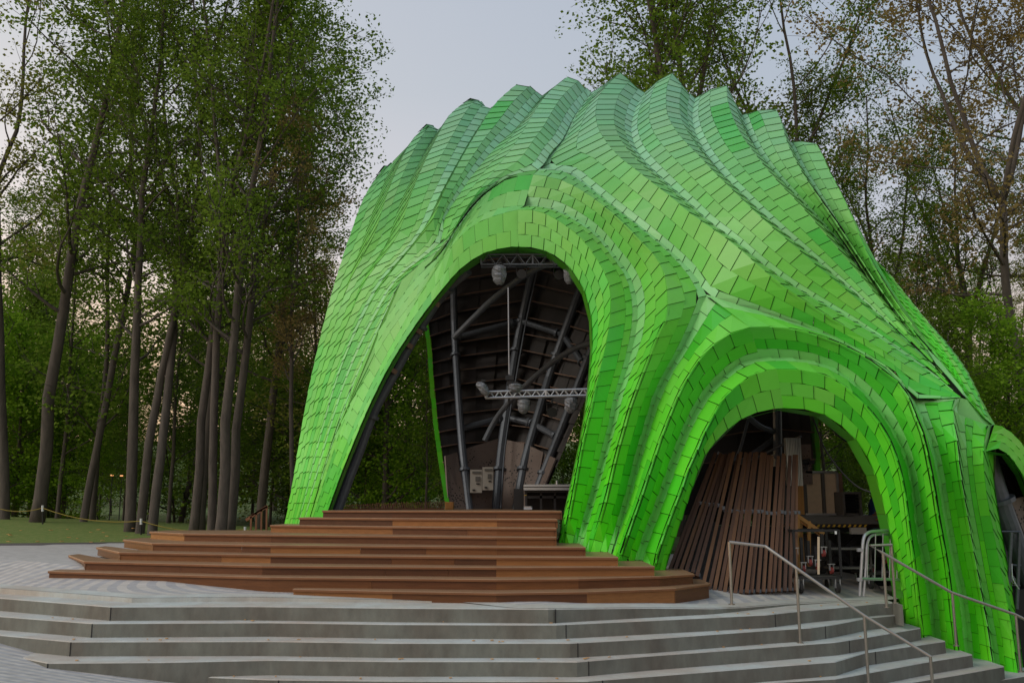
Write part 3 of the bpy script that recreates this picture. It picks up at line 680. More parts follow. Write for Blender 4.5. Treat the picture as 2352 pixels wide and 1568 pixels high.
# big pipes along the left leg and the right leg
pipe([(770,1185,18.5),(797,1110,18.55),(822,1045,18.6),(859,945,18.6),(906,857,18.6),(939,796,18.6),(972,741,18.6),(1005,691,18.5),(1037,653,18.2),(1075,622,17.9)], .1, 'column', 12, flange=[.36, .74, .9])
pipe([(744,1185,18.5),(760,1120,18.6),(776,1080,18.65)], .13, 'column_base', 6, m='darkgrey')
for a, b, Y in ((957,757,18.5),(936,790,18.5),(900,848,18.5),(998,694,18.2)):
    br = MB(); br.bar(at(a-16, b-9, Y-.25), at(a+10, b+7, Y), .09, .05); br.build('bracket', M['angle'], pav)
pipe([(2264,1040,15.7),(2290,1130,15.7),(2330,1240,15.8),(2372,1350,15.9),(2410,1450,15.9)], .165, 'column', 14, flange=[.3])
pipe([(2286,1180,16.4),(2296,1260,16.4),(2300,1330,16.4),(2310,1450,16.4)], .12, 'column', 12)
pipe([(1785,935,17.6),(1786,1000,17.6),(1786,1060,17.6),(1786,1180,17.6)], .085, 'column', 10, flange=[.5])
pipe([(1700,1062,17.4),(1760,1020,17.6),(1785,1000,17.7)], .05, 'brace', 8); pipe([(1690,930,16.6),(1740,975,17.2),(1775,990,17.6)], .055, 'brace', 8)
pipe([(1650,1040,17.0),(1690,1052,17.4),(1720,960,17.6)], .03, 'brace', 6); pipe([(1840,1002,16.6),(1800,1020,17.0),(1700,1070,17.4)], .022, 'brace', 6)

# ------------------------------------------------------------------ ground levels
def plaza_z(x, y):
    z = .0 + .1 * (min(y, 15.5) - 12.5) - .09 * min(max(x, 0), 3.0) - .005 * min(x, 0)
    return z
def low_z(x, y):
    z = -.93 + .12 * max(0, -x - 3.0)
    return min(z, max(plaza_z(x, 12.2), -.93))

# ------------------------------------------------------------------ concrete amphitheatre steps
cst = thing('concrete_steps', 'broad curved flight of weathered grey concrete steps in front of the plaza', 'steps', (0, 12, 0))
HZ = [-.03, -.21, -.39, -.57, -.75, -.93, -1.11, -1.29]
TL = [
 [(-480,1352),(-60,1368),(0,1372),(255,1392),(572,1391),(933,1395),(1184,1396.5),(1259,1397),(1496,1394.5),(1640,1396),(1712,1393),(1809,1385),(1919,1380.5),(1985,1378),(2040,1377)],
 [(-260,1392),(-60,1408),(0,1414),(212,1430),(620,1428),(900,1432),(1184,1433),(1278,1433),(1496,1423),(1762,1410),(1862,1399),(1919,1394.5)],
 [(-60,1449),(0,1457),(163,1472),(620,1471),(900,1475),(1184,1475),(1309,1475),(1496,1465),(1762,1446),(1862,1440),(1919,1432),(1997,1417)],
 [(20,1502),(60,1511),(110,1521),(377,1519),(620,1514),(900,1517),(1184,1517),(1325,1518),(1496,1504),(1762,1485),(1919,1473),(1989,1462),(2114,1441)],
 [(300,1536),(380,1549),(620,1559),(900,1562),(1184,1563),(1350,1562),(1496,1551),(1762,1530),(1919,1518),(1989,1497),(2171,1471)],
 [(380,1600),(620,1606),(900,1610),(1184,1612),(1350,1610),(1496,1598),(1715,1569),(1919,1557),(1997,1543),(2120,1520),(2233,1502)],
 [(380,1660),(900,1668),(1350,1668),(1715,1620),(1919,1600),(2071,1569),(2200,1548),(2306,1529)],
 [(1350,1720),(1715,1680),(1919,1650),(2071,1612),(2241,1569),(2323,1556),(2390,1545)]]
# upper step heads follow the right end inwards (they finish against the right leg)
TL[1] += [(2019,1384),(2050,1383),(2073,1388)]; TL[2] += [(2075,1410)]
def zline(i, u):
    return HZ[i]
steps_xy = []
for i, pl in enumerate(TL):
    z = HZ[i]; P = []
    for (u_, v_) in pl:
        zz = z
        if i == 0: zz = float(np.interp(u_, [1350, 1712, 1919, 2040], [-.03, -.155, -.19, -.195]))
        
        p = atz(u_, v_, zz); P.append(p)
    steps_xy.append([(p.x, p.y) for p in P])
    b = MB(); n = len(P); bw = 1.3; dwn = .30
    def add(P_, flat=False):
        for k in range(len(P_) - 1):
            a, c = P_[k], P_[k+1]; bk1, bk2 = a + Vector((0, bw, .01)), c + Vector((0, bw, .01)); ch = .012
            a1, c1 = a + Vector((0, ch, 0)), c + Vector((0, ch, 0)); a2, c2 = a + Vector((0, 0, -ch)), c + Vector((0, 0, -ch))
            b.quad(a1, c1, bk2, bk1); b.quad(a2, c2, c1, a1); b.quad(a2 - Vector((0, 0, dwn)), c2 - Vector((0, 0, dwn)), c2, a2)
        for e_, s in ((P_[0], 0), (P_[-1], 1)):
            q = [e_, e_ + Vector((0, bw, 0)), e_ + Vector((0, bw, -dwn)), e_ + Vector((0, 0, -dwn))]
            b.poly(q if s else q[::-1])
    add(P)
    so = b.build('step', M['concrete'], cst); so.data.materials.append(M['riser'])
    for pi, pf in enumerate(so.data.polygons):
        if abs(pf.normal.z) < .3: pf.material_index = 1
# casting joints: thin dark grooves cut as recessed strips
for i, us in enumerate([(255, 1276), (212, 1300, 1780), (163, 1327, 1895), (110, 1352, 1950), (640, 1384, 2010)]):
    for u_ in us:
        p = atz(u_, float(np.interp(u_, [q[0] for q in TL[i]], [q[1] for q in TL[i]])), HZ[i]); jt = MB(); jt.box((p.x, p.y + .046, p.z - .095), (.012, .10, .17)); jt.build('joint', M['black'], cst)
# thin kerb that runs out into the top step on the left
kb = MB(); T0 = [(-560,1322),(-60,1342),(0,1350),(303,1373),(572,1370.5),(850,1376),(1050,1381.5),(1138,1385)]
K0 = [atz(u_, v_, z_) for (u_, v_), z_ in zip(T0, (.10, .06, .05, .03, .03, .01, -.015, -.028))]
for k in range(len(K0) - 1):
    a, c = K0[k], K0[k+1]; kb.quad(a, c, c + Vector((0, .34, .012)), a + Vector((0, .34, .012))); kb.quad(a - Vector((0, 0, .2)), c - Vector((0, 0, .2)), c, a)
kb.build('kerb', M['concrete'], cst)

# plaza and lower ground
pz = MB(); front = K0[:-1] + [atz(u_, v_, float(np.interp(u_, [1350, 1712, 1919, 2040], [-.03, -.155, -.19, -.195]))) for u_, v_ in TL[0][6:]]
front = [Vector((-16, K0[0].y + .1, .1))] + front + [Vector((front[-1].x + .25, front[-1].y + .2, -.2))]
NR = 14
rows = []
for p in front:
    y0 = p.y + .33; col = []
    for k in range(NR + 1):
        y = y0 + (24 - y0) * (k / NR) ** 1.5; zt = plaza_z(p.x, y)
        t = min(1, (y - y0) / .9); col.append(Vector((p.x * (1 + .0 * k), y, p.z + .014 + (zt - p.z) * t)))
    rows.append(col)
for i in range(len(rows) - 1):
    for k in range(NR): pz.quad(rows[i][k], rows[i+1][k], rows[i+1][k+1], rows[i][k+1])
struct(pz.build('plaza', M['pavers']))
cap = MB()   # smooth concrete coping between step edge and pavers
for i in range(1, len(front) - 1):
    a, c = front[i], front[i+1]; cap.quad(a + Vector((0, .012, .004)), c + Vector((0, .012, .004)), c + Vector((0, .34, .018)), a + Vector((0, .34, .018)))
cap.build('coping', M['concrete'], cst)
lg = MB(); xs = list(np.linspace(-16, 8, 49)); ys = list(np.linspace(1.0, 16.0, 31))
for i in range(len(xs) - 1):
    for k in range(len(ys) - 1):
        P = [(xs[i], ys[k]), (xs[i+1], ys[k]), (xs[i+1], ys[k+1]), (xs[i], ys[k+1])]
        def lz(x, y):
            z = low_z(x, y)
            if x > -3 and y > 9.5: z = -1.55
            if y > 13.4 and x > -10: z -= .1
            return z
        lg.quad(*[Vector((x, y, lz(x, y))) for x, y in P])
struct(lg.build('lower_plaza', M['pavers']))

# terrain with lawn bank: one big sheet, kept below the paved parts
def ter(x, y):
    z = -.35
    if y > 13 or x < -13: z = .12
    if y > 25: z += .33 * min(1, (y - 25) / 6) * (1 if x < 0 else .4)
    if y > 36: z += .02 * (y - 36)
    if y > 60: z += .06 * (y - 60)
    if y > 120: z -= .06 * (y - 120) * 0
    z += .05 * math.sin(x * .31) * math.sin(y * .27) * (1 if y > 26 else 0)
    return z
te = MB(); xs = sorted(set(list(np.linspace(-260, -50, 15)) + list(np.linspace(-50, 50, 81)) + list(np.linspace(50, 260, 15)))); ys = sorted(set(list(np.linspace(-40, 14, 8)) + list(np.linspace(14, 60, 47)) + list(np.linspace(60, 400, 20))))
XE = (-16.0, -3.0, 14.0); YE = (0.0, 13.5, 17.0, 24.0)
xs = sorted(set(xs + [q + d_ for q in XE for d_ in (-.01, .01)])); ys = sorted(set(ys + [q + d_ for q in YE for d_ in (-.01, .01)]))
def tz(x, y):
    if 0 < y < 13.5 and -16 < x < 14: return -1.6
    if x > -3 and y < 17 and y > 0 and x < 14: return -1.6
    if 13.5 <= y < 24 and -16 < x < 14: return -.45
    return ter(x, y)
vi = {}
for i, x in enumerate(xs):
    for k, y in enumerate(ys): vi[i, k] = len(te.v); te.v.append((x, y, tz(x, y)))
for i in range(len(xs) - 1):
    for k in range(len(ys) - 1): te.f.append((vi[i,k], vi[i+1,k], vi[i+1,k+1], vi[i,k+1])); te.c.append(None)
struct(te.build('ground', M['floor'], smooth=True))
# mown lawn bank in front of the wood
lw = MB(); cx = np.linspace(-34, -4, 61); cy = np.linspace(0, 1, 15)
def lawn_front(x): return float(np.interp(x, [-34, -18, -13.5, -10.5, -8, -4], [22.0, 21.8, 21.8, 22.6, 23.5, 24.5]))
def lawn_z(x, t):
    y0 = lawn_front(x); y = y0 + t * (34 - y0); 
    base = .37 + .0 * x; top = float(np.interp(x, [-34, -20, -14, -9, -4], [1.0, .95, .76, .54, .42]))
    return y, base + (top - base) * math.sin(min(1, t * 1.25) * math.pi / 2) - .25 * max(0, t - .8)
for i in range(60):
    for k in range(14):
        P = []
        for x, t in ((cx[i], cy[k]), (cx[i+1], cy[k]), (cx[i+1], cy[k+1]), (cx[i], cy[k+1])):
            y, z = lawn_z(x, t); P.append(Vector((x, y, z)))
        lw.quad(*P)
struct(lw.build('lawn', M['grass'], smooth=True))
pa = MB()
for i in range(30):
    x0, x1 = -34 + i * .9, -34 + (i + 1) * .9
    f0_, f1_ = lawn_front(x0), lawn_front(x1); w_ = max(0, min(1, (-8.5 - x1) / 4)); pa.quad((x0, f0_ - .05 - 2.3 * w_, .372), (x1, f1_ - .05 - 2.3 * w_, .372), (x1, f1_ + .8, .376), (x0, f0_ + .8, .376))
struct(pa.build('path', M['asphalt']))
sb_ = MB(); sb_.box((11.4, 20.3, -.55), (7.4, 9.0, .4)); struct(sb_.build('side_pavement', M['concrete']))

# ------------------------------------------------------------------ wooden stage steps
ws = thing('stage_steps', 'wide stepped hardwood stage front with eight reddish brown tiers', 'stage', (0, 15, 0))
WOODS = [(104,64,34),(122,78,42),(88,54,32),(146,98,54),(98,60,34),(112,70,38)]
TIER = [ # z, front line (u, Y), back Y
 (.120, [(672,12.62),(900,12.3),(1140,12.08),(1350,12.25),(1553,12.75),(1632,13.5)], 14.1),
 (.265, [(110,14.0),(350,13.4),(620,12.85),(1140,12.45),(1330,12.6),(1518,13.0),(1595,13.42)], 14.3),
 (.400, [(193,14.2),(601,13.2),(1140,12.86),(1504,13.02)], 14.6),
 (.525, [(273,14.5),(620,13.75),(1140,13.2),(1420,13.1)], 14.9),
 (.650, [(349,14.96),(620,14.2),(1140,13.6),(1345,13.45)], 17.0),
 (.780, [(421,15.7),(620,15.1),(1140,14.0),(1278,13.9)], 17.4),
 (.910, [(620,16.3),(900,15.2),(1140,14.45),(1278,14.2)], 17.8),
 (1.04, [(686,16.35),(900,15.5),(1140,14.9),(1280,14.6)], 18.2),
 (1.165, [(740,16.4),(900,15.9),(1140,15.4),(1290,15.1)], 25.5)]
TIPS = {1: None, 2: (157, 15.9), 3: (221, 16.2), 4: (282, 16.4), 5: (343, 16.8)}
rw = random.Random(8)
for i, (z, fl, yb) in enumerate(TIER):
    tp = lambda u_, Y: atz(u_, 1158 + (EYE - z) * 2123 / Y, z)
    P = [tp(u_, Y) for u_, Y in fl]; yb = yb + (.95 if i < 8 else 0)
    zb = TIER[i-1][0] - .02 if i else -.25
    if i == 1: zb = .0
    b = MB(); tr = MB(); th = .036
    if i in TIPS and TIPS[i]: P = [tp(*TIPS[i])] + P
    if i == 1: P = [P[0]] + P[1:]
    # planks of the riser, each its own shade
    for k in range(len(P) - 1):
        a, c = P[k], P[k+1]; L_ = (c - a).length; d = (c - a).normalized(); nn = Vector((d.y, -d.x, 0)); s = 0
        while s < L_ - .01:
            l = min(L_ - s, rw.uniform(.9, 2.6)); 
            if L_ - s - l < .35: l = L_ - s
            p0, p1 = a + d * (s + .001), a + d * (s + l - .002); ins = -nn * .03
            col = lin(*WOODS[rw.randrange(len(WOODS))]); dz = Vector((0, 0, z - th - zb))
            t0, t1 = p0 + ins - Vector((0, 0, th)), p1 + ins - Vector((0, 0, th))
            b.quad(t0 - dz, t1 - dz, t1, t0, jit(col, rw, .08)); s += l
    a = P[0]; e_ = P[-1]
    c = lin(*WOODS[4])
    sh = Vector((0, 0, th)); 
    for q, sgn in ((a, -1), (e_, 1)):
        ybk = max(yb, q.y + .4); f0 = q + Vector((-sgn * .03, .03, 0)); f1 = Vector((f0.x, ybk, z))
        qs = [f0 - sh, f1 - sh, Vector((f1.x, f1.y, zb)), Vector((f0.x, f0.y, zb))]
        b.poly(qs if sgn > 0 else qs[::-1], c)
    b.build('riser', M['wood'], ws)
    # tread boards with a rounded nosing
    top = [Vector((p.x, p.y, z)) for p in P]; bkl = [Vector((p.x, max(yb, p.y + .4), z)) for p in P]
    for k in range(len(top) - 1):
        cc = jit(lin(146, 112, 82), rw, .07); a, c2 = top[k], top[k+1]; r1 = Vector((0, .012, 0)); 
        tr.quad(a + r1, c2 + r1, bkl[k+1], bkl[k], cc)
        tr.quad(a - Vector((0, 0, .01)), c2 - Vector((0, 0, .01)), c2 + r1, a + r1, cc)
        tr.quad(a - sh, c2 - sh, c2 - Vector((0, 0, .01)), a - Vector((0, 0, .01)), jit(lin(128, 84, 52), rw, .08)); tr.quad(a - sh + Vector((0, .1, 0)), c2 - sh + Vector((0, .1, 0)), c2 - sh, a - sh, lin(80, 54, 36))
    for q, bq, sgn in ((top[0], bkl[0], -1), (top[-1], bkl[-1], 1)):
        p_ = [q, bq, bq - sh, q - sh]; tr.poly(p_ if sgn > 0 else p_[::-1], lin(128, 84, 52))
    tr.build('tread', M['wood'], ws)
# ------------------------------------------------------------------ handrails
def handrail(name, label, rail, posts, extra=None, r=.021):
    t = thing(name, label, 'handrail', tuple(posts[0][1]))
    b = MB(); b.tube([Vector(p) for p in rail], r, 10); b.build('top_rail', M['rail'], t, smooth=False)
    for a, c in posts:
        q = MB(); q.tube([a, c], r * .95, 10); q.tube([c - Vector((0, 0, .0)), c + Vector((0, 0, .012))], r * 2.2, 12); q.build('post', M['rail'], t)
    return t
Pz = lambda u_, v_, z_: atz(u_, v_, z_)
b1 = Pz(1679,1388,-.10); b2 = Pz(1835,1476,-.57); b3 = Pz(1995,1590,-1.0); b4 = Pz(2142,1625,-1.14)
def over(u_, v_, base): return at(u_, v_, base.y)
t1 = over(1675,1244,b1); t1b = at(1758,1254,b1.y - .05); t2 = over(1829,1304,b2); t3 = at(1985,1413,b2.y - .25); t4 = at(2137,1507,b2.y - .45)
b3 = Vector((t3.x + .0, t3.y, -1.05)); b4 = Vector((t4.x, t4.y, -1.3))
handrail('handrail', 'nearer stainless steel handrail sloping down the middle of the concrete steps', [t1, t1b, t2, t3, t4], [(t1, Vector((t1.x, t1.y, b1.z))), (t2, Vector((t2.x, t2.y, b2.z))), (t3, b3), (t4, b4)])
Yr = 14.0
h = [at(2048,1250,Yr + .1), at(1999,1252,Yr), at(2026,1268,Yr), at(2186,1360,Yr), at(2331,1410,Yr), at(2362,1426,Yr), at(2450,1475,Yr)]
hp = [(at(2047,1252,Yr + .12), -.16), (at(2028,1270,Yr), -.21), (at(2187,1360,Yr), -.75), (at(2333,1411,Yr), -1.11)]
handrail('handrail', 'stainless steel handrail in front of the right green leg', h, [(p, Vector((p.x, p.y, z_))) for p, z_ in hp])

# ------------------------------------------------------------------ crowd barrier
ba = thing('crowd_barrier', 'galvanised steel crowd barrier with upright bars behind the handrail', 'barrier', tuple(at(1985,1370,14.35)))
Yb = 14.35
def bb(u_, v_, dy=0): return at(u_, v_, Yb + dy + max(0, u_ - 1980) * .007)
f = MB(); f.tube(cr([bb(1975,1368), bb(1979,1300), bb(1983,1240), bb(1992,1224), bb(2010,1219), bb(2060,1218), bb(2140,1220), bb(2180,1222)], 5), .024, 8)
f.tube([bb(1978,1328), bb(2180,1333)], .022, 8); f.tube(cr([bb(1984,1368,.06), bb(1989,1300,.06), bb(1992,1250,.06), bb(2004,1229,.06), bb(2040,1226,.06)], 4), .02, 8); f.build('frame', M['alu'], ba)
f = MB()
for k in range(12):
    u_ = 1992 + k * 17; f.tube([bb(u_ + 2, 1226 if k else 1240), bb(u_, 1330)], .009, 6)
f.build('bar', M['alu'], ba)
for v_ in (1262, 1330):
    f = MB(); f.box(bb(1974, v_), (.07, .05, .05)); f.build('hinge_bracket', M['alu'], ba)

# ------------------------------------------------------------------ slatted screen wall
sw = thing('slat_screen', 'curved screen of leaning rust brown slats beside the middle green leg', 'screen', tuple(at(1700,1360,13.9)))
NS = 24; rs = random.Random(2)
sl_ = MB(); br_ = MB(); wl = MB()
def scr(f):
    """bottom and top of the slat line at fraction f from left to right"""
    ub = float(np.interp(f, [0, .25, 1], [1535, 1612, 1826])); vb = float(np.interp(f, [0, .2, .30, .5, 1], [1312, 1316, 1362, 1364, 1356]))
    Yb_ = float(np.interp(f, [0, .2, .30, .6, 1], [15.2, 14.95, 14.75, 14.6, 14.95]))
    ut = float(np.interp(f, [0, .5, 1], [1637, 1730, 1829])); vt = float(np.interp(f, [0, .5, 1], [1043, 1043, 1049])); Yt = float(np.interp(f, [0, .5, 1], [16.2, 15.9, 15.8]))
    return at(ub, vb, Yb_), at(ut, vt, Yt)
for k in range(NS):
    f_ = k / (NS - 1); a, c = scr(f_)
    a = a + Vector((rs.uniform(-.012, .012), 0, 0)); c = c + Vector((rs.uniform(-.03, .03), rs.uniform(-.03, .03), rs.uniform(-.02, .03)))
    sl_.bar(a, c, .055, .07, col=jit(lin(*rs.choice([(86,56,32),(74,48,30),(98,66,38),(80,52,32)])), rs, .12), up=(-.25, -1, 0))
    m = a + (c - a) * .56
    if k: br_.bar(pm_ + Vector((0, .03, 0)), m + Vector((0, .03, 0)), .012, .035, up=(0, 0, 1)); br_.bar(pa_ + Vector((.03, .05, .02)), a + Vector((.03, .05, .02)), .012, .03, up=(0, 0, 1))
    else: br_.bar(m, a, .02, .02)
    pm_, pa_ = m, a
    br_.box(m + Vector((.035, -.01, 0)), (.055, .05, .055))
    br_.box(a + Vector((.03, .03, .03)), (.06, .06, .05))
sl_.build('slat', M['slat'], sw); br_.build('bracket', M['steel'], sw)
for k in range(20):
    a, c = scr(k / 20); a2, c2 = scr((k + 1) / 20); o = Vector((0, .22, 0))
    m, m2 = a + (c - a) * .46, a2 + (c2 - a2) * .46
    wl.quad(a + o - Vector((0,0,.15)), a2 + o - Vector((0,0,.15)), m2 + o, m + o)
wl.build('base_wall', M['block'], sw)
dk = MB()
for k in range(20):
    a, c = scr(k / 20); a2, c2 = scr((k + 1) / 20); o = Vector((0, .6, 0))
    m, m2 = a + (c - a) * .46, a2 + (c2 - a2) * .46
    if rs.random() < .9: dk.quad(m + o, m2 + o, a2 + (c2 - a2) * .93 + o, a + (c - a) * .93 + o)
dk.build('black_backing', M['black'], sw)  # black sheet set behind the upper part of the slats

# ------------------------------------------------------------------ things behind the small arch
def pbox(mb, u0, u1, v0, v1, Y, d, col=None):
    a, b = at(u0, v0, Y), at(u1, v1, Y); x0, x1 = a.x, at(u1, v0, Y).x
    z1, z0 = at((u0+u1)/2, v0, Y).z, at((u0+u1)/2, v1, Y).z
    mb.box(((x0 + x1) / 2, Y + d / 2, (z0 + z1) / 2), (abs(x1 - x0), d, abs(z1 - z0)), col=col)
# plywood booth on the platform
bo = thing('booth', 'plywood walled booth with grey framed panels on the rear platform', 'booth', tuple(at(1870,1182,17.0)))
q = MB(); P_ = [at(1828,1079,17.0), at(1843,1080,16.9), at(1843,1182,16.9), at(1828,1182,17.0)]; pbox(q, 1826, 1843, 1080, 1181, 16.9, .1); q.build('plywood_sheet', M['plyfin'], bo)
for u0, u1 in ((1851,1887),(1893,1921)):
    q = MB(); pbox(q, u0, u1, 1086, 1180, 17.0, .03); q.build('wall_panel', M['plygrey'], bo)
q = MB(); pbox(q, 1843, 1851, 1080, 1181, 16.92, .12); pbox(q, 1887, 1893, 1083, 1181, 16.92, .1); q.build('post', M['darkgrey'], bo)
q = MB(); pbox(q, 1921, 1925, 1084, 1182, 16.9, .06); pbox(q, 1851, 1921, 1081, 1086, 16.9, .06); pbox(q, 1851, 1921, 1178, 1182.5, 16.9, .06); q.build('metal_stud', M['alu'], bo)
q = MB(); pbox(q, 1925, 1934, 1086, 1183, 16.95, .9); q.build('side_wall', M['angle'], bo)
# louvred vent box
lv = thing('vent_box', 'grey vent box with black louvres beside the plywood booth', 'vent', tuple(at(1955,1185,16.6)))
q = MB()
for a_, b_, c_, d_ in ((1935,1940,1129,1184),(1973,1978,1129,1184),(1940,1973,1129,1134),(1940,1973,1178,1184)): pbox(q, a_, b_, c_, d_, 16.55, .5)
q.build('frame', M['darkgrey'], lv)
q = MB(); pbox(q, 1940, 1973, 1134, 1178, 16.75, .1)
for k in range(6):
    a = at(1941, 1138 + k * 7, 16.6); c = at(1972, 1138 + k * 7, 16.6); q.bar(a, c, .035, .01, up=(0, -1, 1))
q.build('louvre', M['black'], lv)
# lift platform with hazard tape
lf = thing('scissor_lift', 'dark grey lift platform edged with yellow and black hazard stripes', 'lift', tuple(at(1900,1215,16.3)))
q = MB(); pbox(q, 1838, 2060, 1183, 1203, 16.3, 1.6); q.build('deck', M['darkgrey'], lf)
q = MB(); pbox(q, 1862, 1995, 1203.5, 1210.5, 16.28, .06); q.build('tape_backing', M['black'], lf)
q = MB()
for k in range(11):
    u_ = 1864 + k * 12; a, b, c, d = at(u_ + 3, 1204, 16.26), at(u_ + 8, 1204, 16.26), at(u_ + 5, 1210, 16.26), at(u_, 1210, 16.26)
    q.poly([d, c, b, a]); q.poly([p + Vector((0, .012, 0)) for p in (a, b, c, d)])
q.build('hazard_stripe', M['yellow'], lf)
q = MB(); pbox(q, 1905, 1960, 1183.5, 1184.5, 16.28, .02); q.bar(at(1870,1212,16.6), at(1990,1330,16.6), .09, .09); q.bar(at(1990,1212,16.7), at(1870,1330,16.7), .09, .09); q.build('scissor_arm', M['black'], lf)
q = MB(); pbox(q, 1955, 1990, 1211, 1226, 16.2, .1); q.build('control_box', M['cabinet'], lf)
# grey beam and dark store under the platform
bm = thing('platform', 'rear platform with pale grey edge beam above dark store', 'platform', tuple(at(2000,1330,17.5)))
q = MB(); pbox(q, 1826, 2130, 1212, 1222, 17.2, .2); q.build('edge_beam', M['steel'], bm)
q = MB(); pbox(q, 1820, 2130, 1224, 1345, 18.3, .1); q.build('back_wall', M['block'], bm)
q = MB(); pbox(q, 1832, 2090, 1196, 1212, 17.6, 2.2); q.build('deck', M['slat'], bm)
for u0, u1, v0 in ((1895,1985,1290),(1990,2040,1280)):
    q = MB(); pbox(q, u0, u1, v0, 1338, 17.6, .5); q.build('storage_case', M['black'], bm)
# blue tarp heap
tp = MB(); rt = random.Random(5); c0 = at(2033,1188,16.9); nn_ = 14
for i in range(nn_):
    for k in range(7):
        def pt(i_, k_):
            a = 2 * math.pi * i_ / nn_; r_ = math.cos(k_ / 7 * math.pi / 2) ** .75; rnd_ = random.Random(i_ % nn_ * 31 + k_).uniform(.88, 1.08)
            return Vector((c0.x + .36 * r_ * math.cos(a) * rnd_ + .06, c0.y + .3 * r_ * math.sin(a) * rnd_, c0.z + .5 * math.sin(k_ / 7 * math.pi / 2) * rnd_))
        tp.quad(pt(i, k), pt(i + 1, k), pt(i + 1, k + 1), pt(i, k + 1))
tag(tp.build('tarpaulin', M['tarp'], smooth=True), 'blue tarpaulin bundled over gear on the rear platform', 'tarpaulin')
q = MB()
for k in range(4): q.box(at(2036 + (k % 2) * 3, 1192 - k * 5, 16.35 + .02 * k), (.42 - .03 * k, .3, .028), rz=.05 * k)
tag(q.build('timber_pile', M['slat']), 'short pile of brown boards in front of the blue tarpaulin', 'timber')
# wooden stair with light handrail behind the screen
stt = thing('wooden_stair', 'raw timber stair with sloping handrail below the plywood booth', 'stair', tuple(at(1850,1330,15.9)))
q = MB(); q.bar(at(1828,1181,15.9), at(1892,1226,15.9), .06, .04); q.bar(at(1828,1190,15.95), at(1886,1230,15.95), .03, .03); q.build('handrail', M['plyfin'], stt)
q = MB(); q.bar(at(1832,1190,15.9), at(1833,1318,15.9), .06, .05); q.bar(at(1858,1196,15.9), at(1858,1300,15.9), .05, .05); q.build('post', M['plyfin'], stt)
q = MB(); pbox(q, 1828, 1843, 1192, 1330, 16.2, .05); q.build('side_panel', M['plyfin'], stt)
# corrugated grey duct and small bracket lamp above the screen
du = thing('ventilation_duct', 'pale grey ribbed duct standing up behind the slat screen', 'duct', tuple(at(1822,1115,16.6)))
q = MB()
for k in range(9): pbox(q, 1805 + k * 3.7, 1807.6 + k * 3.7, 1006, 1115, 16.55, .06)
q.build('rib', M['alu'], du); q = MB(); pbox(q, 1804, 1839, 1005, 1115, 16.6, .12); q.build('sheet', M['alu'], du)
q = MB(); pbox(q, 1840, 1862, 1020, 1112, 16.9, .05); tag(q.build('perforated_sheet', M['perf']), 'perforated grey sheet beside the ribbed duct', 'panel')
sp = thing('clamp_light', 'small black clamp light perched on the booth roof', 'light', tuple(at(1853,1080,16.8)))
q = MB(); q.tube([at(1848,1080,16.8), at(1850,1062,16.8)], .012, 6); q.tube([at(1853,1082,16.8), at(1856,1056,16.8)], .012, 6); q.build('stand', M['black'], sp)
q = MB(); q.tube([at(1843,1062,16.8), at(1860,1058,16.8)], .05, 10); q.box(at(1863,1061,16.75), (.1,.1,.07)); q.build('lamp_head', M['black'], sp)
# hanging cables
for i, (pts, lb) in enumerate((([(1868,962,15.6),(1900,1040,15.4),(1960,1110,15.2),(2010,1132,15.0),(2060,1134,14.8)], 'lower black cable sagging across the small arch opening'),
                 ([(1885,955,15.6),(1925,1000,15.5),(1960,1022,15.2),(1994,1040,14.9),(2030,1050,14.6)], 'upper black cable slung from the small arch crown'))):
    q = MB(); q.tube(resample(cr([at(*p) for p in pts], 6), 24), .014, 6); tag(q.build('cable', M['black']), lb, 'cable')

# rolling carts with casters
def cart(label, u0, u1, v0, v1, Y, n_in, seed):
    t = thing('rolling_cart', label, 'cart', tuple(at((u0+u1)/2, v1, Y)), 'black rolling carts below the platform')
    rc = random.Random(seed); q = MB()
    z1, z0 = at(u0, v0, Y).z, at(u0, v1, Y).z; x0, x1 = at(u0, v0, Y).x, at(u1, v0, Y).x; zf = z0 + .24
    for x in (x0, x1):
        for y in (Y, Y + .6): q.bar((x, y, zf), (x, y, z1), .035, .035)
    for z in (zf, z1):
        for y in (Y, Y + .6): q.bar((x0, y, z), (x1, y, z), .035, .035, up=(0, 0, 1))
        for x in (x0, x1): q.bar((x, Y, z), (x, Y + .6, z), .035, .035, up=(0, 0, 1))
    q.build('frame', M['black'], t)
    q = MB(); q.box(((x0+x1)/2, Y + .3, zf + .0), (abs(x1-x0), .58, .03)); q.build('base_board', M['darkgrey'], t)
    for x in (x0 + .08, x1 - .06):
        for y in (Y + .02, Y + .58):
            wv = MB(); wv.tube([(x - .022, y, z0 + .085), (x + .022, y, z0 + .085)], .085, 14); wh = wv.build('wheel', M['rubber'], t)
            wf = MB(); wf.bar((x - .035, y, z0 + .08), (x - .035, y, zf), .012, .06); wf.bar((x + .035, y, z0 + .08), (x + .035, y, zf), .012, .06); wf.build('caster_fork', M['alu'], t)
    for k in range(n_in):
        x = x0 + (x1 - x0) * (k + .7) / (n_in + .4); z = z1 - (z1 - zf) * rc.uniform(.45, .95); 
        wf = MB(); wf.bar((x, Y + .25, z + .05), (x, Y + .25, z1 - rc.uniform(.05, .3)), .045, .045); wf.build('stowed_strut', M['black'], t)
        wv = MB(); wv.tube([(x - .02, Y + .2, z), (x + .02, Y + .2, z)], .055, 12); wv.build('stowed_wheel', M['red'], t)
        wf = MB(); wf.bar((x - .03, Y + .2, z), (x - .03, Y + .2, z + .09), .01, .05); wf.bar((x + .03, Y + .2, z), (x + .03, Y + .2, z + .09), .01, .05); wf.box((x, Y + .2, z + .1), (.1, .08, .012)); wf.build('stowed_fork', M['alu'], t)
    return t
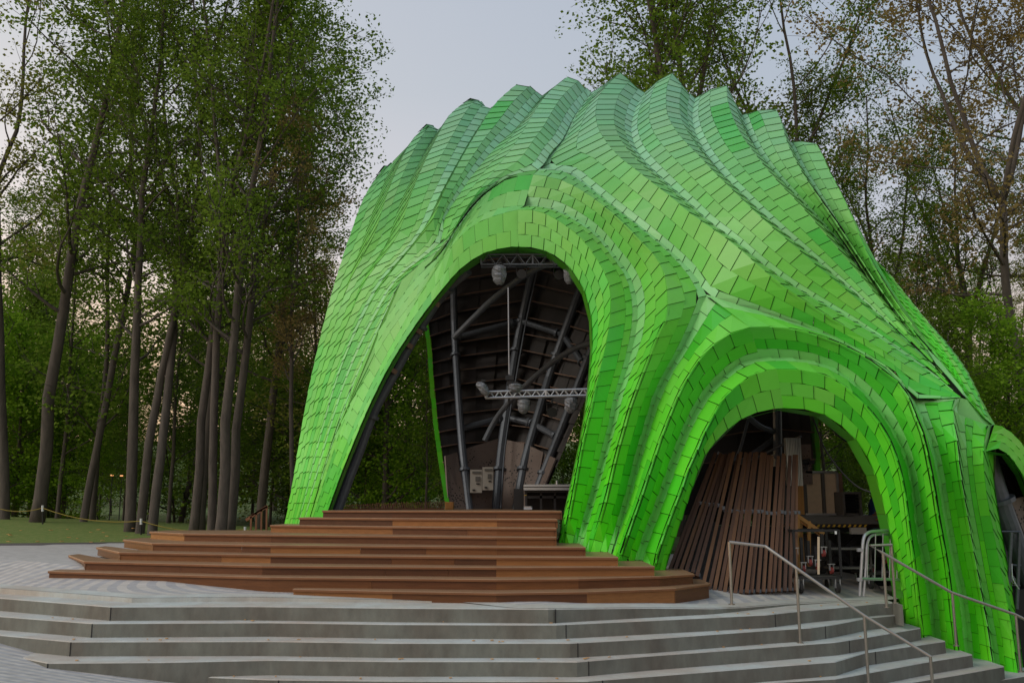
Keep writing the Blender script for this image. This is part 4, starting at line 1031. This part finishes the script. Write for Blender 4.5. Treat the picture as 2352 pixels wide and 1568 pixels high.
cart('black cart full of upturned red caster wheels, nearest the screen', 1822, 1926, 1218, 1362, 15.0, 6, 1)
cart('low black cart of dark gear half hidden behind the crowd barrier', 1985, 2072, 1260, 1352, 15.4, 2, 2)
q = MB(); q.bar(at(1880,1232,15.0), at(1880,1318,15.0), .03, .02); tag(q.build('timber_batten', M['plygrey']), 'single upright raw timber batten behind the cart of casters', 'timber')
q = MB(); pbox(q, 1918, 1922, 1219, 1226, 14.96, .02); tag(q.build('paper_tag', M['white']), 'small white paper tag on the top corner of the cart', 'tag')
q = MB(); pbox(q, 1905, 2000, 1258, 1262, 15.4, .3); pbox(q, 1905, 2000, 1302, 1306, 15.4, .3)
for u_ in (1905, 1998): pbox(q, u_, u_ + 3, 1258, 1345, 15.5, .05)
tag(q.build('storage_rack', M['darkgrey']), 'dim metal shelf rack in the shadow under the platform', 'rack')

# right of the right leg: grey guard rail, black case
gr = thing('guard_rail', 'grey tubular guard rail with looped cable behind the right green leg', 'railing', tuple(at(2335,1395,14.0)))
for a_, c_ in (((2323,1222,15.5),(2314,1398,15.5)), ((2342,1222,15.6),(2336,1398,15.6))):
    q = MB(); q.tube([at(*a_), at(*c_)], .028, 8); q.build('post', M['steel'], gr)
q = MB(); q.tube([at(2262,1219,15.7), at(2345,1221,15.6)], .02, 8); q.tube([at(2262,1292,15.7), at(2345,1298,15.6)], .016, 8); q.build('rail', M['steel'], gr)
q = MB(); q.tube(cr([at(2324,1294,15.5), at(2326,1325,15.45), at(2336,1345,15.45), at(2341,1352,15.5)], 5), .007, 6); q.build('looped_cable', M['white'], gr)
q = MB(); q.box((at(2370,1450,15.6).x, 16.0, -.75), (1.0, .7, 1.3)); tag(q.build('flight_case', M['black']), 'black flight case standing at the right edge beside the green leg', 'case')

# ------------------------------------------------------------------ on the stage
ed = []
for (u0, u1, lb) in ((1080,1107,'left one of two beige electrical cabinets on the rear panel'), (1108,1133,'right one of two beige electrical cabinets on the rear panel')):
    yc = 22.35; t = thing('electrical_cabinet', lb, 'cabinet', tuple(at((u0+u1)/2, 1128, yc)), 'electrical cabinets on the rear leg')
    vo = 0 if u0 < 1100 else -6
    q = MB(); pbox(q, u0, u1, 1078 + vo, 1131 + vo, yc, .25); q.build('case', M['cabinet'], t)
    q = MB(); pbox(q, u0 + 5, u1 - 3, 1082 + vo, 1087 + vo, yc - .02, .03); q.build('vent_slot', M['darkgrey'], t)
    q = MB(); pbox(q, u0 + 12, u1 - 5, 1094 + vo, 1105 + vo, yc - .02, .03); q.build('display', M['darkgrey'], t)
    q = MB(); pbox(q, u0 + 14, u1 - 5, 1109 + vo, 1112 + vo, yc - .02, .03); pbox(q, u0 + 5, u0 + 11, 1123 + vo, 1127 + vo, yc - .02, .03); q.build('handle', M['black'], t)
tb = thing('rolling_stage', 'black framed mobile stage unit with aluminium edge rail', 'stage unit', tuple(at(1250,1170,18.4)))
q = MB(); pbox(q, 1203, 1340, 1112, 1117, 18.3, .9); pbox(q, 1203, 1340, 1119, 1125, 18.32, .8); q.build('edge_rail', M['alu'], tb)
q = MB(); pbox(q, 1206, 1340, 1125.5, 1130, 18.4, .8); pbox(q, 1212, 1340, 1138, 1144, 18.5, .05)
for u_ in (1206, 1240, 1272, 1300): pbox(q, u_, u_ + 5, 1130, 1171, 18.5, .06)
pbox(q, 1180, 1203, 1122, 1171, 18.9, .5); q.build('frame', M['black'], tb)
q = MB(); pbox(q, 1210, 1340, 1131, 1171, 19.2, .05); q.build('skirt', M['black'], tb)
q = MB(); pbox(q, 1204, 1209, 1136, 1137.6, 18.28, .02); q.build('marker_band', M['yellow'], tb)
q = MB(); q.tube([at(1203,1168,18.5), at(1222,1168,18.5)], .05, 10); q.box(at(1212,1164,18.5), (.14, .1, .03)); q.build('foot_caster', M['alu'], tb)
bt_ = thing('water_bottle', 'small clear bottle standing on the mobile stage unit', 'bottle', tuple(at(1279,1112,18.5)))
q = MB(); q.tube([at(1279,1112,18.6), at(1279,1104,18.6), at(1279,1102.5,18.6)], [.022, .022, .009], 8); q.build('body', M['alu'], bt_)
# wooden crate and rusty rod fence behind the stage
cr_ = MB(); pbox(cr_, 1022, 1040, 1152, 1171, 20.6, .5)
for v_ in (1152.5, 1158.5, 1164.5): pbox(cr_, 1021.5, 1040.5, v_, v_ + 1.5, 20.57, .02)
tag(cr_.build('crate', M['plyfin']), 'pale plywood crate at the foot of the green rear leg', 'crate')
fe = thing('rod_fence', 'low fence of leaning rusty rods behind the stage', 'fence', tuple(at(900,1172,19.5)))
q = MB(); 
for k in range(58):
    u_ = 783 + k * 4.1; h_ = 12 + 9 * (k / 58) + rs.uniform(-1.5, 1.5); Yf = 19.5 + .8 * math.sin(k * .05)
    q.bar(at(u_, 1174, Yf), at(u_ + 3 + 2 * k / 58, 1171 - h_, Yf + .1), .016, .016)
q.build('rod', M['slat'], fe)
q = MB(); q.bar(at(783,1169,19.56), at(1020,1168,19.9), .03, .03, up=(0,0,1)); q.build('bottom_bar', M['slat'], fe)
# stair rail left of the shell
lr_ = thing('timber_railing', 'brown timber stair railing left of the green left leg', 'railing', tuple(at(595,1216,17.2)))
q = MB(); q.bar(at(565,1194,17.2), at(614,1162,17.2), .05, .03); q.bar(at(578,1183,17.2), at(615,1162,17.2), .03, .03); q.build('handrail', M['slat'], lr_)
for u_, v_ in ((577,1185),(589,1178),(601,1170),(613,1163)):
    q = MB(); q.bar(at(u_, v_, 17.2), at(u_ - 1, 1217, 17.2), .03, .03); q.build('post', M['slat'], lr_)

# ------------------------------------------------------------------ lighting trusses, lamps in plastic bags, chain hoist
def truss(name, label, p0, p1, hgt, m='alu', n=16, r=.012, seg=(0, .5, 1)):
    t = thing(name, label, 'truss', tuple(p0)); d = (p1 - p0); L_ = d.length; d.normalize(); up = Vector((0, 0, 1)); sd = Vector((0, 1, 0))
    q = MB()
    for s in (0, 1):
        for z in (0, 1): q.tube([p0 + up * hgt * z + sd * hgt * s, p1 + up * hgt * z + sd * hgt * s], r * 1.5, 8)
    q.build('chord', M[m], t); q = MB()
    for s in (0, 1):
        for i in range(n):
            a = p0 + d * (L_ * i / n) + sd * hgt * s + up * hgt * (i % 2); b = p0 + d * (L_ * (i + 1) / n) + sd * hgt * s + up * hgt * ((i + 1) % 2); q.tube([a, b], r * .8, 6)
    for i in range(n + 1): q.tube([p0 + d * (L_ * i / n) + up * hgt * (i % 2), p0 + d * (L_ * i / n) + sd * hgt + up * hgt * (i % 2)], r * .7, 6)
    for f_ in seg: q.bar(p0 + d * L_ * f_, p0 + d * L_ * f_ + up * hgt, .03, .03)
    q.build('lattice', M[m], t); return t
truss('lighting_truss', 'silver lattice lighting truss hanging across the great arch', at(1115,913,17.4), at(1395,906,17.0), .115, n=26)
truss('lighting_truss', 'dark upper truss just under the crown of the great arch', at(1105,607,17.6), at(1345,607,17.2), .2, 'steel', n=14)
def bag_lamp(label, u_, v_, Y, w_, h_, hang=True, tilt=0, seed=0):
    rb = random.Random(seed); t = thing('stage_lamp', label, 'stage lamp', tuple(at(u_, v_, Y)), 'stage lamps wrapped in clear plastic')
    c = at(u_, v_, Y); q = MB(); n = 14; K_ = 9; R = []
    for k in range(K_ + 1):
        f_ = k / K_; prof = [.45, .9, 1.0, 1.0, .98, .95, .9, .82, .62, .3][k]; ring = []
        for i in range(n):
            a = 2 * math.pi * i / n; rr_ = w_ * prof * rb.uniform(.86, 1.1)
            z = h_ * (.5 - f_); p = Vector((rr_ * math.cos(a) + tilt * z, rr_ * math.sin(a), z))
            ring.append(c + p)
        R.append(ring)
    for k in range(K_):
        for i in range(n): q.quad(R[k][i], R[k+1][i], R[k+1][(i+1) % n], R[k][(i+1) % n])
    q.build('plastic_bag', M['bagplastic'], t)
    q = MB(); q.tube([c + Vector((0, 0, h_ * .48)), c + Vector((0, 0, h_ * .62))], .03, 8); q.box(c + Vector((0, 0, h_ * .6)), (.09, .07, .03)); q.build('clamp', M['black'], t)
    return t
bag_lamp('bagged stage lamp hanging below the middle of the silver truss', 1203, 932, 17.4, .125, .30, seed=1)
bag_lamp('bagged stage lamp hanging below the silver truss near the green leg', 1311, 930, 17.2, .125, .31, seed=2)
bag_lamp('bagged stage lamp tilted off the left end of the silver truss', 1110, 893, 17.3, .10, .26, tilt=-.5, seed=3)
bag_lamp('crumpled plastic bagged lamp sitting on top of the silver truss', 1184, 891, 17.3, .13, .17, seed=4)
bag_lamp('large bagged stage lamp hanging from the dark upper truss', 1147, 632, 17.5, .145, .40, seed=5)
bag_lamp('bagged stage lamp half hidden by the arch edge at upper right', 1308, 632, 17.3, .12, .36, seed=6)
for (u_, v_, lb) in ((1198, 623, 'black uncovered stage lamp beside the large bagged lamp'), (1283, 625, 'black uncovered stage lamp near the right end of the upper truss'), (1268, 938, 'black uncovered stage lamp under the silver truss')):
    t = thing('stage_lamp', lb, 'stage lamp', tuple(at(u_, v_, 17.6))); c = at(u_, v_, 17.6)
    q = MB(); q.tube([c + Vector((-.02, .1, -.05)), c + Vector((0, -.14, -.09))], [.08, .095], 12); q.build('housing', M['black'], t)
    q = MB(); q.tube([c + Vector((-.1, 0, -.05)), c + Vector((-.1, 0, .1)), c + Vector((.1, 0, .1)), c + Vector((.1, 0, -.05))], .012, 6); q.tube([c + Vector((0, 0, .1)), c + Vector((0, 0, .17))], .02, 6); q.build('yoke', M['black'], t)
ch = thing('chain_hoist', 'chain hoist with long pale chain holding the silver truss', 'hoist', tuple(at(1169,860,17.5)))
q = MB(); a, b = at(1167,660,17.5), at(1169,858,17.5); n = 90
for k in range(n):
    c = a + (b - a) * ((k + .5) / n); q.box(c, (.022 if k % 2 else .008, .008 if k % 2 else .022, .026))
q.build('chain', M['alu'], ch)
q = MB(); q.box(at(1170,868,17.5), (.15, .14, .09)); q.box(at(1170,880,17.5), (.09, .09, .08)); q.tube([at(1170,884,17.5), at(1169,926,17.5), at(1160,942,17.5)], .02, 6); q.box(at(1170,902,17.45), (.05, .2, .16)); q.build('motor', M['black'], ch)

# ------------------------------------------------------------------ white-tipped stakes and rope on the lawn edge
rp = [(-20,1158,30.5),(97,1172,30),(324,1198,28.5),(563,1218,27),(635,1204,27)]
rp = [(u_, v_, Y) for u_, v_, Y in ((-30,1157,29),(98,1166,28.0),(324,1196,25.5),(563,1215,24.4),(746,1216,24))]
for i, ((u_, v_, Y), lb) in enumerate(zip(rp[1:4], ('white topped stake farthest left on the lawn edge', 'white topped stake in the middle of the roped lawn edge', 'white topped stake nearest the wooden stage'))):
    t = thing('rope_stake', lb, 'stake', tuple(at(u_, v_ + 22, Y)), 'stakes holding the rope')
    a = at(u_, v_ - 6, Y); q = MB(); q.tube([a, at(u_, v_ + 8, Y)], .035, 8); q.build('white_cap', M['white'], t)
    q = MB(); q.tube([at(u_, v_ + 8, Y), at(u_, v_ + 60, Y)], .022, 6); q.build('shaft', M['black'], t)
q = MB(); pts = []
for (a, b) in zip(rp[:-1], rp[1:]):
    A_, B_ = at(*a), at(*b)
    for k in range(8):
        f_ = k / 8; p = A_ + (B_ - A_) * f_; p.z -= .16 * 4 * f_ * (1 - f_); pts.append(p)
q.tube(pts, .012, 5); tag(q.build('rope', M['rope']), 'thin yellow rope strung between the white topped stakes', 'rope')
# fallen scraps on the lawn edge and steps
q = MB()
for k in range(46):
    x, y = rs.uniform(-15, -9.5), rs.uniform(20.2, 25.5); q.box((x, y, plaza_z(0,15) + .05 + .012 * max(0, y - 21.8) * 9), (rs.uniform(.03, .10), rs.uniform(.03, .08), .012), rz=rs.uniform(0, 3))
for k in range(70):   # scraps blown on to the concrete treads
    i_ = rs.randrange(1, 6); u_ = rs.uniform(60, 2050); v_ = float(np.interp(u_, [p_[0] for p_ in TL[i_]], [p_[1] for p_ in TL[i_]])) - rs.uniform(3, 8)
    if u_ < TL[i_][0][0] + 20 or u_ > TL[i_][-1][0] - 20: continue
    p_ = atz(u_, v_, HZ[i_] + .012); q.box(p_, (rs.uniform(.015, .045), rs.uniform(.015, .035), .006), rz=rs.uniform(0, 3))
o = q.build('leaf_litter', M['plyfin']); tag(o, 'dry pale leaf litter scattered along the lawn edge and concrete treads', 'leaf litter'); o['kind'] = 'stuff'
# ------------------------------------------------------------------ trees
def tree_mesh(seed, H=20.0, r0=.32, lean=(0, 0), crown0=.35, spread=4.5, limbs=16, nleaf=14000, leaf=.15, fork=1, droop=0.0, clump=.45, twigs=7):
    """one trunk-and-limb mesh and one foliage mesh"""
    R = np.random.default_rng(seed); rr_ = random.Random(seed); tb = MB(); ends = []
    def path(p, d, L_, n, up=.0, wob=.12):
        P = [np.array(p, float)]; d = np.array(d, float); d /= np.linalg.norm(d)
        for i in range(n):
            d = d + R.normal(0, wob, 3) + np.array([0, 0, up]); d /= np.linalg.norm(d); P.append(P[-1] + d * L_ / n)
        return P
    leaders = []
    tr = path((0, 0, -.6), (lean[0], lean[1], 1), H * (1 if fork == 1 else .55), 14, up=.04, wob=.035)
    taper = lambda n, a, b: [a + (b - a) * (i / (n - 1)) for i in range(n)]
    if fork == 1:
        rad = [r0 * 1.35] + [r0 * (1 - .88 * (i / 14) ** 1.1) for i in range(1, 15)]
        tb.tube(tr, rad, 9); leaders.append((tr, rad, crown0))
    else:
        rad = [r0 * 1.35] + [r0 * (1 - .35 * i / 14) for i in range(1, 15)]; tb.tube(tr, rad, 9); leaders.append((tr, rad, .75))
        for k in range(fork):
            a = k * 2 * math.pi / fork + rr_.uniform(-.4, .4); l = path(tr[-1], (math.cos(a) * .45, math.sin(a) * .45, 1), H * .5, 10, up=.06, wob=.08)
            rd = taper(11, rad[-1] * .78, .03); tb.tube(l, rd, 7); leaders.append((l, rd, .1))
    for (P, rad, c0) in leaders:
        n = len(P); cnt = limbs if len(leaders) == 1 else max(4, limbs // len(leaders))
        for k in range(cnt):
            f = c0 + (1 - c0) * (k + rr_.random()) / cnt; f = min(f, .985); x = f * (n - 1); i = int(x); q = P[i] + (P[min(i+1, n-1)] - P[i]) * (x - i)
            a = rr_.uniform(0, 2 * math.pi); g = (f - c0) / (1 - c0 + 1e-6)
            L_ = spread * (1.0 - .62 * g) * rr_.uniform(.6, 1.15) * (.75 + .5 * math.sin(min(1, g * 2.2) * math.pi / 2))
            lift = rr_.uniform(.25, .9) - droop + g * .5
            l = path(q, (math.cos(a), math.sin(a), lift), L_, 7, up=.05 - droop * .05, wob=.13)
            rb = max(.02, rad[i] * .42); tb.tube(l, taper(8, rb, .012), 5, cap=False)
            for m in range(twigs):
                t = rr_.uniform(.25, 1); y = t * 7; j = min(int(y), 6); s = l[j] + (l[j+1] - l[j]) * (y - j); dd = R.normal(0, 1, 3); dd[2] = abs(dd[2]) * .6 - droop
                tw = path(s, dd + (l[j+1] - l[j]) * 1.2, L_ * rr_.uniform(.22, .5), 4, up=.03, wob=.2)
                tb.tube(tw, taper(5, rb * .35, .006), 3, cap=False); ends += tw[1:]
            ends += l[4:]
    E = np.array(ends); idx = R.integers(0, len(E), nleaf)
    sub = E[idx] + R.normal(0, clump, (nleaf, 3)) * np.array([1, 1, .7])
    # gather leaves into sprays round shared points so that light gaps stay open
    sp = 13; g = R.integers(0, max(1, nleaf // sp), nleaf); gc = E[R.integers(0, len(E), nleaf // sp + 1)] + R.normal(0, clump, (nleaf // sp + 1, 3))
    c = gc[g] + R.normal(0, leaf * 1.5, (nleaf, 3)) * np.array([1, 1, .6])
    a1 = R.normal(0, 1, (nleaf, 3)); a1[:, 2] *= .45; a1 /= np.linalg.norm(a1, axis=1)[:, None]; a2 = R.normal(0, 1, (nleaf, 3)); a2 -= (a2 * a1).sum(1)[:, None] * a1; a2 /= np.linalg.norm(a2, axis=1)[:, None]
    s = leaf * R.uniform(.6, 1.25, nleaf)[:, None]
    V = np.stack([c - a1 * s * .5, c + a2 * s * .36, c + a1 * s * .55, c - a2 * s * .36], 1).reshape(-1, 3)
    me = bpy.data.meshes.new('crown'); me.vertices.add(len(V)); me.vertices.foreach_set('co', V.ravel()); nq = nleaf
    me.loops.add(nq * 4); me.loops.foreach_set('vertex_index', np.arange(nq * 4)); me.polygons.add(nq); me.polygons.foreach_set('loop_start', np.arange(nq) * 4); me.polygons.foreach_set('loop_total', np.full(nq, 4)); me.update()
    mt = bpy.data.meshes.new('trunk'); mt.from_pydata([tuple(p) for p in tb.v], [], tb.f); mt.shade_smooth(); mt.materials.append(M['bark'])
    return mt, me, H
_cm = {}
def with_mat(me, mname):
    k = (me.name, mname)
    if k not in _cm:
        c = me.copy() if me.materials else me
        if c.materials: c.materials.clear()
        c.materials.append(M[mname]); _cm[k] = c
    return _cm[k]
def place_tree(var, u_, Y, top_v, mname, label, cat='tree', group=None, rz=0, wide=1.0, name='tree', x=None, zadd=0):
    mt, me, H = var
    p = at(u_, 1200, Y) if x is None else Vector((x, Y, 0)); z = tz(p.x, Y) + zadd
    top = at(u_, top_v, Y).z if top_v is not None else z + H
    s = max(.2, (top - z) / H)
    t = thing(name, label, cat, (p.x, Y, z), group); t.rotation_euler = (0, 0, rz); t.scale = (s * wide, s * wide, s)
    for nm, me_ in (('trunk', mt), ('crown', with_mat(me, mname))):
        o = bpy.data.objects.new(nm, me_); C.objects.link(o); o.parent = t
    return t
TV = {}
TV['tall'] = tree_mesh(1, 24, .21, (.02, 0), .30, 4.8, 34, 13500, .135, clump=.34)
TV['tall2'] = tree_mesh(2, 24, .19, (-.01, 0), .3, 4.6, 30, 12500, .135, fork=2, clump=.34)
TV['lean'] = tree_mesh(3, 24, .20, (.012, 0), .33, 4.9, 32, 13500, .135, clump=.34)
TV['fork'] = tree_mesh(4, 22, .20, (.015, 0), .3, 5.0, 30, 14500, .135, fork=3, clump=.34)
TV['thin'] = tree_mesh(5, 16, .085, (.02, 0), .18, 2.8, 26, 8500, .13)
TV['low'] = tree_mesh(6, 9, .09, (0, 0), .08, 3.0, 24, 9000, .12, droop=.25)
TV['wide'] = tree_mesh(7, 20, .36, (0, 0), .22, 7.0, 26, 18000, .15, fork=4, clump=.55)
TV['bud'] = tree_mesh(8, 20, .17, (-.22, 0), .25, 6.6, 34, 22000, .12, fork=4, clump=.35, twigs=12)
TV['dense'] = tree_mesh(9, 14, .2, (0, 0), .05, 4.2, 34, 22000, .17, clump=.7, droop=.1)
TV['layer'] = tree_mesh(10, 9, .12, (0, 0), .06, 4.2, 30, 20000, .12, clump=.30, droop=.35)
q = TV['dense']
rt_ = random.Random(21)
# near trees on the left, one by one: base u, distance, top v, kind, leaves, wide, rz
L_front = [
 (80, 29, -250, 'lean', 'leaf_mid', 1.15, .2, 'stout forking tree near the left edge leaning over the lawn'),
 (10, 30, -200, 'tall2', 'leaf_olive', .9, 1.2, 'tall thin tree cut by the left edge of the picture'),
 (127, 33, 250, 'thin', 'leaf_mid', 1.0, 2.0, 'small slim tree between the stout forking tree and the lawn stake'),
 (192, 30, -60, 'tall2', 'leaf_mid', .85, 4.2, 'slim dark trunk rising behind the left lawn'),
 (212, 31, 60, 'thin', 'leaf_mid', 1.1, .4, 'crooked slim tree close beside the slim dark trunk'),
 (303, 26.5, -120, 'tall', 'leaf_mid', 1.0, 2.6, 'thick tree left of the pair of straight trunks at the lawn edge'),
 (322, 26, -10, 'fork', 'leaf_dark', .9, 1.1, 'grey trunk forking high, left one of the straight pair'),
 (352, 25.5, -160, 'tall2', 'leaf_mid', .95, 5.3, 'straight grey trunk, right one of the pair at the lawn edge'),
 (385, 32, 330, 'thin', 'leaf_dark', 1.0, 3.0, 'small dark tree in the gap between the two trunk groups'),
 (441, 25, -140, 'lean', 'leaf_mid', .9, .15, 'thick brown trunk leaning slightly right beside the big grey cluster'),
 (463, 27, -60, 'tall', 'leaf_dark', .85, 3.6, 'dark trunk squeezed behind the leaning brown trunk'),
 (486, 24.5, -110, 'tall2', 'leaf_mid', .9, 2.2, 'leftmost grey trunk of the big cluster of three'),
 (505, 24, -150, 'lean', 'leaf_mid', 1.05, -.1, 'thickest grey trunk in the middle of the cluster of three'),
 (524, 24.6, -60, 'lean', 'leaf_mid', 1.0, .1, 'rightmost grey trunk of the cluster of three leaning to the shell'),
 (676, 25, 330, 'tall2', 'leaf_brown', .8, 1.7, 'reddish leaved slim tree touching the left side of the shell'),
 (715, 29, 350, 'thin', 'leaf_olive', 1.1, .7, 'olive leaved tree partly hidden by the left green leg'),
 (600, 30, 60, 'tall', 'leaf_mid', 1.05, 4.0, 'broad crowned tree whose branches reach toward the shell crest')]
for (u_, Y, tv, k, m, wd, rz, lb) in L_front:
    place_tree(TV[k], u_, Y, tv, m, lb, rz=rz, wide=wd)
# fresh green low boughs at the far left
for i, (u_, Y, tv, m, lb) in enumerate(((-90, 33, 600, 'leaf_lime', 'fresh green low tree pushing in from the left edge'), (30, 35, 760, 'leaf_lime', 'fresh green low tree behind the left end of the lawn'), (140, 37, 800, 'leaf_lime', 'bright leafed small tree under the stout forking tree'), (-20, 38, 650, 'leaf_mid', 'mid green small tree in the left corner of the wood'))):
    place_tree(TV['layer'], u_, Y, tv, m, lb, rz=i * 1.3)
g3_ = 'leafy mid height trees between the tall trunks of the left wood'
for i in range(16):
    place_tree(TV[rt_.choice(['thin', 'thin', 'layer', 'low'])], -40 + i * 56 + rt_.uniform(-22, 22), rt_.uniform(33, 44), rt_.uniform(560, 860), rt_.choice(['leaf_lime', 'leaf_mid', 'leaf_mid', 'leaf_olive']), 'leafy mid height tree between the tall trunks of the left wood', group=g3_, rz=rt_.uniform(0, 6), wide=1.25, name='young_tree')
# trees seen behind the shell, above its crest
L_back = [
 (1560, 30, -420, 'fork', 'leaf_mid', .85, 1.9, 'tall forked tree rising behind the middle of the crest'),
 (1700, 29, -430, 'lean', 'leaf_mid', .95, 2.9, 'tall dark trunked tree rising behind the right end of the crest'),
 (1625, 31, -260, 'tall', 'leaf_mid', 1.0, .9, 'leafy tree filling the gap between the two tall trees behind the crest'),
 (1790, 31, -120, 'fork', 'leaf_mid', .8, .6, 'full leafed tree behind the crest beside the dark trunked tree'),
 (1930, 30, 175, 'tall', 'leaf_mid', .95, 5.1, 'smaller tree with loose crown right of the crest'),
 (1850, 33, 250, 'thin', 'leaf_olive', 1.2, 1.0, 'yellowish green tree low behind the right shoulder of the shell'),
 (2060, 31, 250, 'fork', 'leaf_mid', 1.0, 2.0, 'dark rounded tree right of the shell shoulder'),
 (2460, 25, -160, 'bud', 'leaf_brown', 1.0, .1, 'large spreading tree with brown spring buds at the right edge'),
 (2560, 30, -200, 'bud', 'leaf_brown', 1.0, .5, 'brown budding tree mostly outside the right edge'),
 (2240, 30, 330, 'wide', 'leaf_mid', .7, 1.2, 'green tree filling the gap below the brown budding tree'),
 (2130, 28, 480, 'thin', 'leaf_mid', 1.2, 2.2, 'slim tree just beyond the sloping right side of the shell'),
 (2400, 26, 380, 'tall', 'leaf_olive', .9, 3.9, 'olive leafed tree at the right edge below the brown buds'),
 (2330, 21, 760, 'layer', 'leaf_lime', 1.1, .8, 'fresh green low tree beside the right shoulder of the shell'),
 (2420, 20, 840, 'layer', 'leaf_lime', 1.0, 2.8, 'fresh green low tree at the right edge above the third arch'),
 (2250, 24, 720, 'layer', 'leaf_mid', 1.1, 4.4, 'mid green low tree between the shell and the right edge')]
for (u_, Y, tv, k, m, wd, rz, lb) in L_back:
    place_tree(TV[k], u_, Y, tv, m, lb, rz=rz, wide=wd)
# trees seen through the arches
for i, (u_, Y, tv, k, m, lb) in enumerate((
 (885, 31, 560, 'dense', 'leaf_lime', 'fresh green tree seen through the great arch, nearest its left edge'),
 (975, 29, 620, 'thin', 'leaf_mid', 'slim tree seen through the great arch beside the green rear leg'),
 (930, 38, 520, 'dense', 'leaf_mid', 'mid green tree deep in the great arch opening'),
 (1330, 34, 700, 'dense', 'leaf_mid', 'mid green tree seen between the rear leg and the middle leg'),
 (1900, 27, 800, 'layer', 'leaf_lime', 'fresh green tree seen through the top of the small arch'),
 (1980, 30, 860, 'dense', 'leaf_mid', 'mid green tree seen through the right of the small arch'),
 (2030, 24, 1000, 'layer', 'leaf_mid', 'low branching tree behind the blue tarpaulin'))):
    place_tree(TV[k], u_, Y, tv, m, lb, rz=i * 1.7)
# the wood behind: slender trees in depth, every one an object
g1_ = 'slender trees deep in the dark wood'; g2_ = 'bushy undergrowth trees at the foot of the wood'
rows_ = [(42, 150, 160), (60, 150, 150), (80, 150, 140)]
for Yc, step_, _ in rows_:
    u_ = -150
    while u_ < 2500:
        if not (1120 < u_ < 1260 and Yc > 60):
            tv = rt_.choice([rt_.uniform(420, 620), rt_.uniform(700, 880), rt_.uniform(700, 880)]) if u_ < 860 else rt_.uniform(560, 700) if 2000 < u_ else rt_.uniform(640, 760)
            k = rt_.choice(['tall', 'tall2', 'thin', 'fork', 'lean'])
            t = place_tree(TV[k], u_ + rt_.uniform(-30, 30), Yc + rt_.uniform(-5, 5), tv, rt_.choice(['leaf_mid', 'leaf_dark', 'leaf_olive', 'leaf_mid']), 'slender leafy tree standing deep in the dark wood behind', group=g1_, rz=rt_.uniform(0, 6.2))
        u_ += step_ * rt_.uniform(.7, 1.2)
for Yc, step_ in ((36, 120), (46, 120), (62, 150)):
    u_ = -120
    while u_ < 2480:
        place_tree(TV[rt_.choice(['low', 'layer', 'thin', 'low', 'dense'])], u_ + rt_.uniform(-30, 30), Yc + rt_.uniform(-4, 4), rt_.uniform(860, 1080) if u_ < 860 else rt_.uniform(820, 1010), rt_.choice(['leaf_mid', 'leaf_mid', 'leaf_lime', 'leaf_olive', 'leaf_dark']), 'bushy undergrowth tree at the foot of the dark wood', group=g2_, rz=rt_.uniform(0, 6.2), name='understorey_tree')
        u_ += step_ * rt_.uniform(.7, 1.2)

for u_, v_, lb in ((254, 1091, 'left one of two tiny orange lamps glowing far off through the wood'), (276, 1092, 'right one of two tiny orange lamps glowing far off through the wood')):
    t = thing('distant_lamp', lb, 'lamp', tuple(at(u_, v_, 33)), 'orange lamps glowing far off in the wood')
    q = MB(); p = at(u_, v_, 33); q.tube([p, p + Vector((.10, 0, 0))], .022, 8); q.build('glowing_lens', M['lampglow'], t)
    q = MB(); q.tube([p + Vector((.05, .04, 0)), p + Vector((.05, .04, -(p.z - tz(p.x, 33))))], .018, 6); q.build('post', M['black'], t)
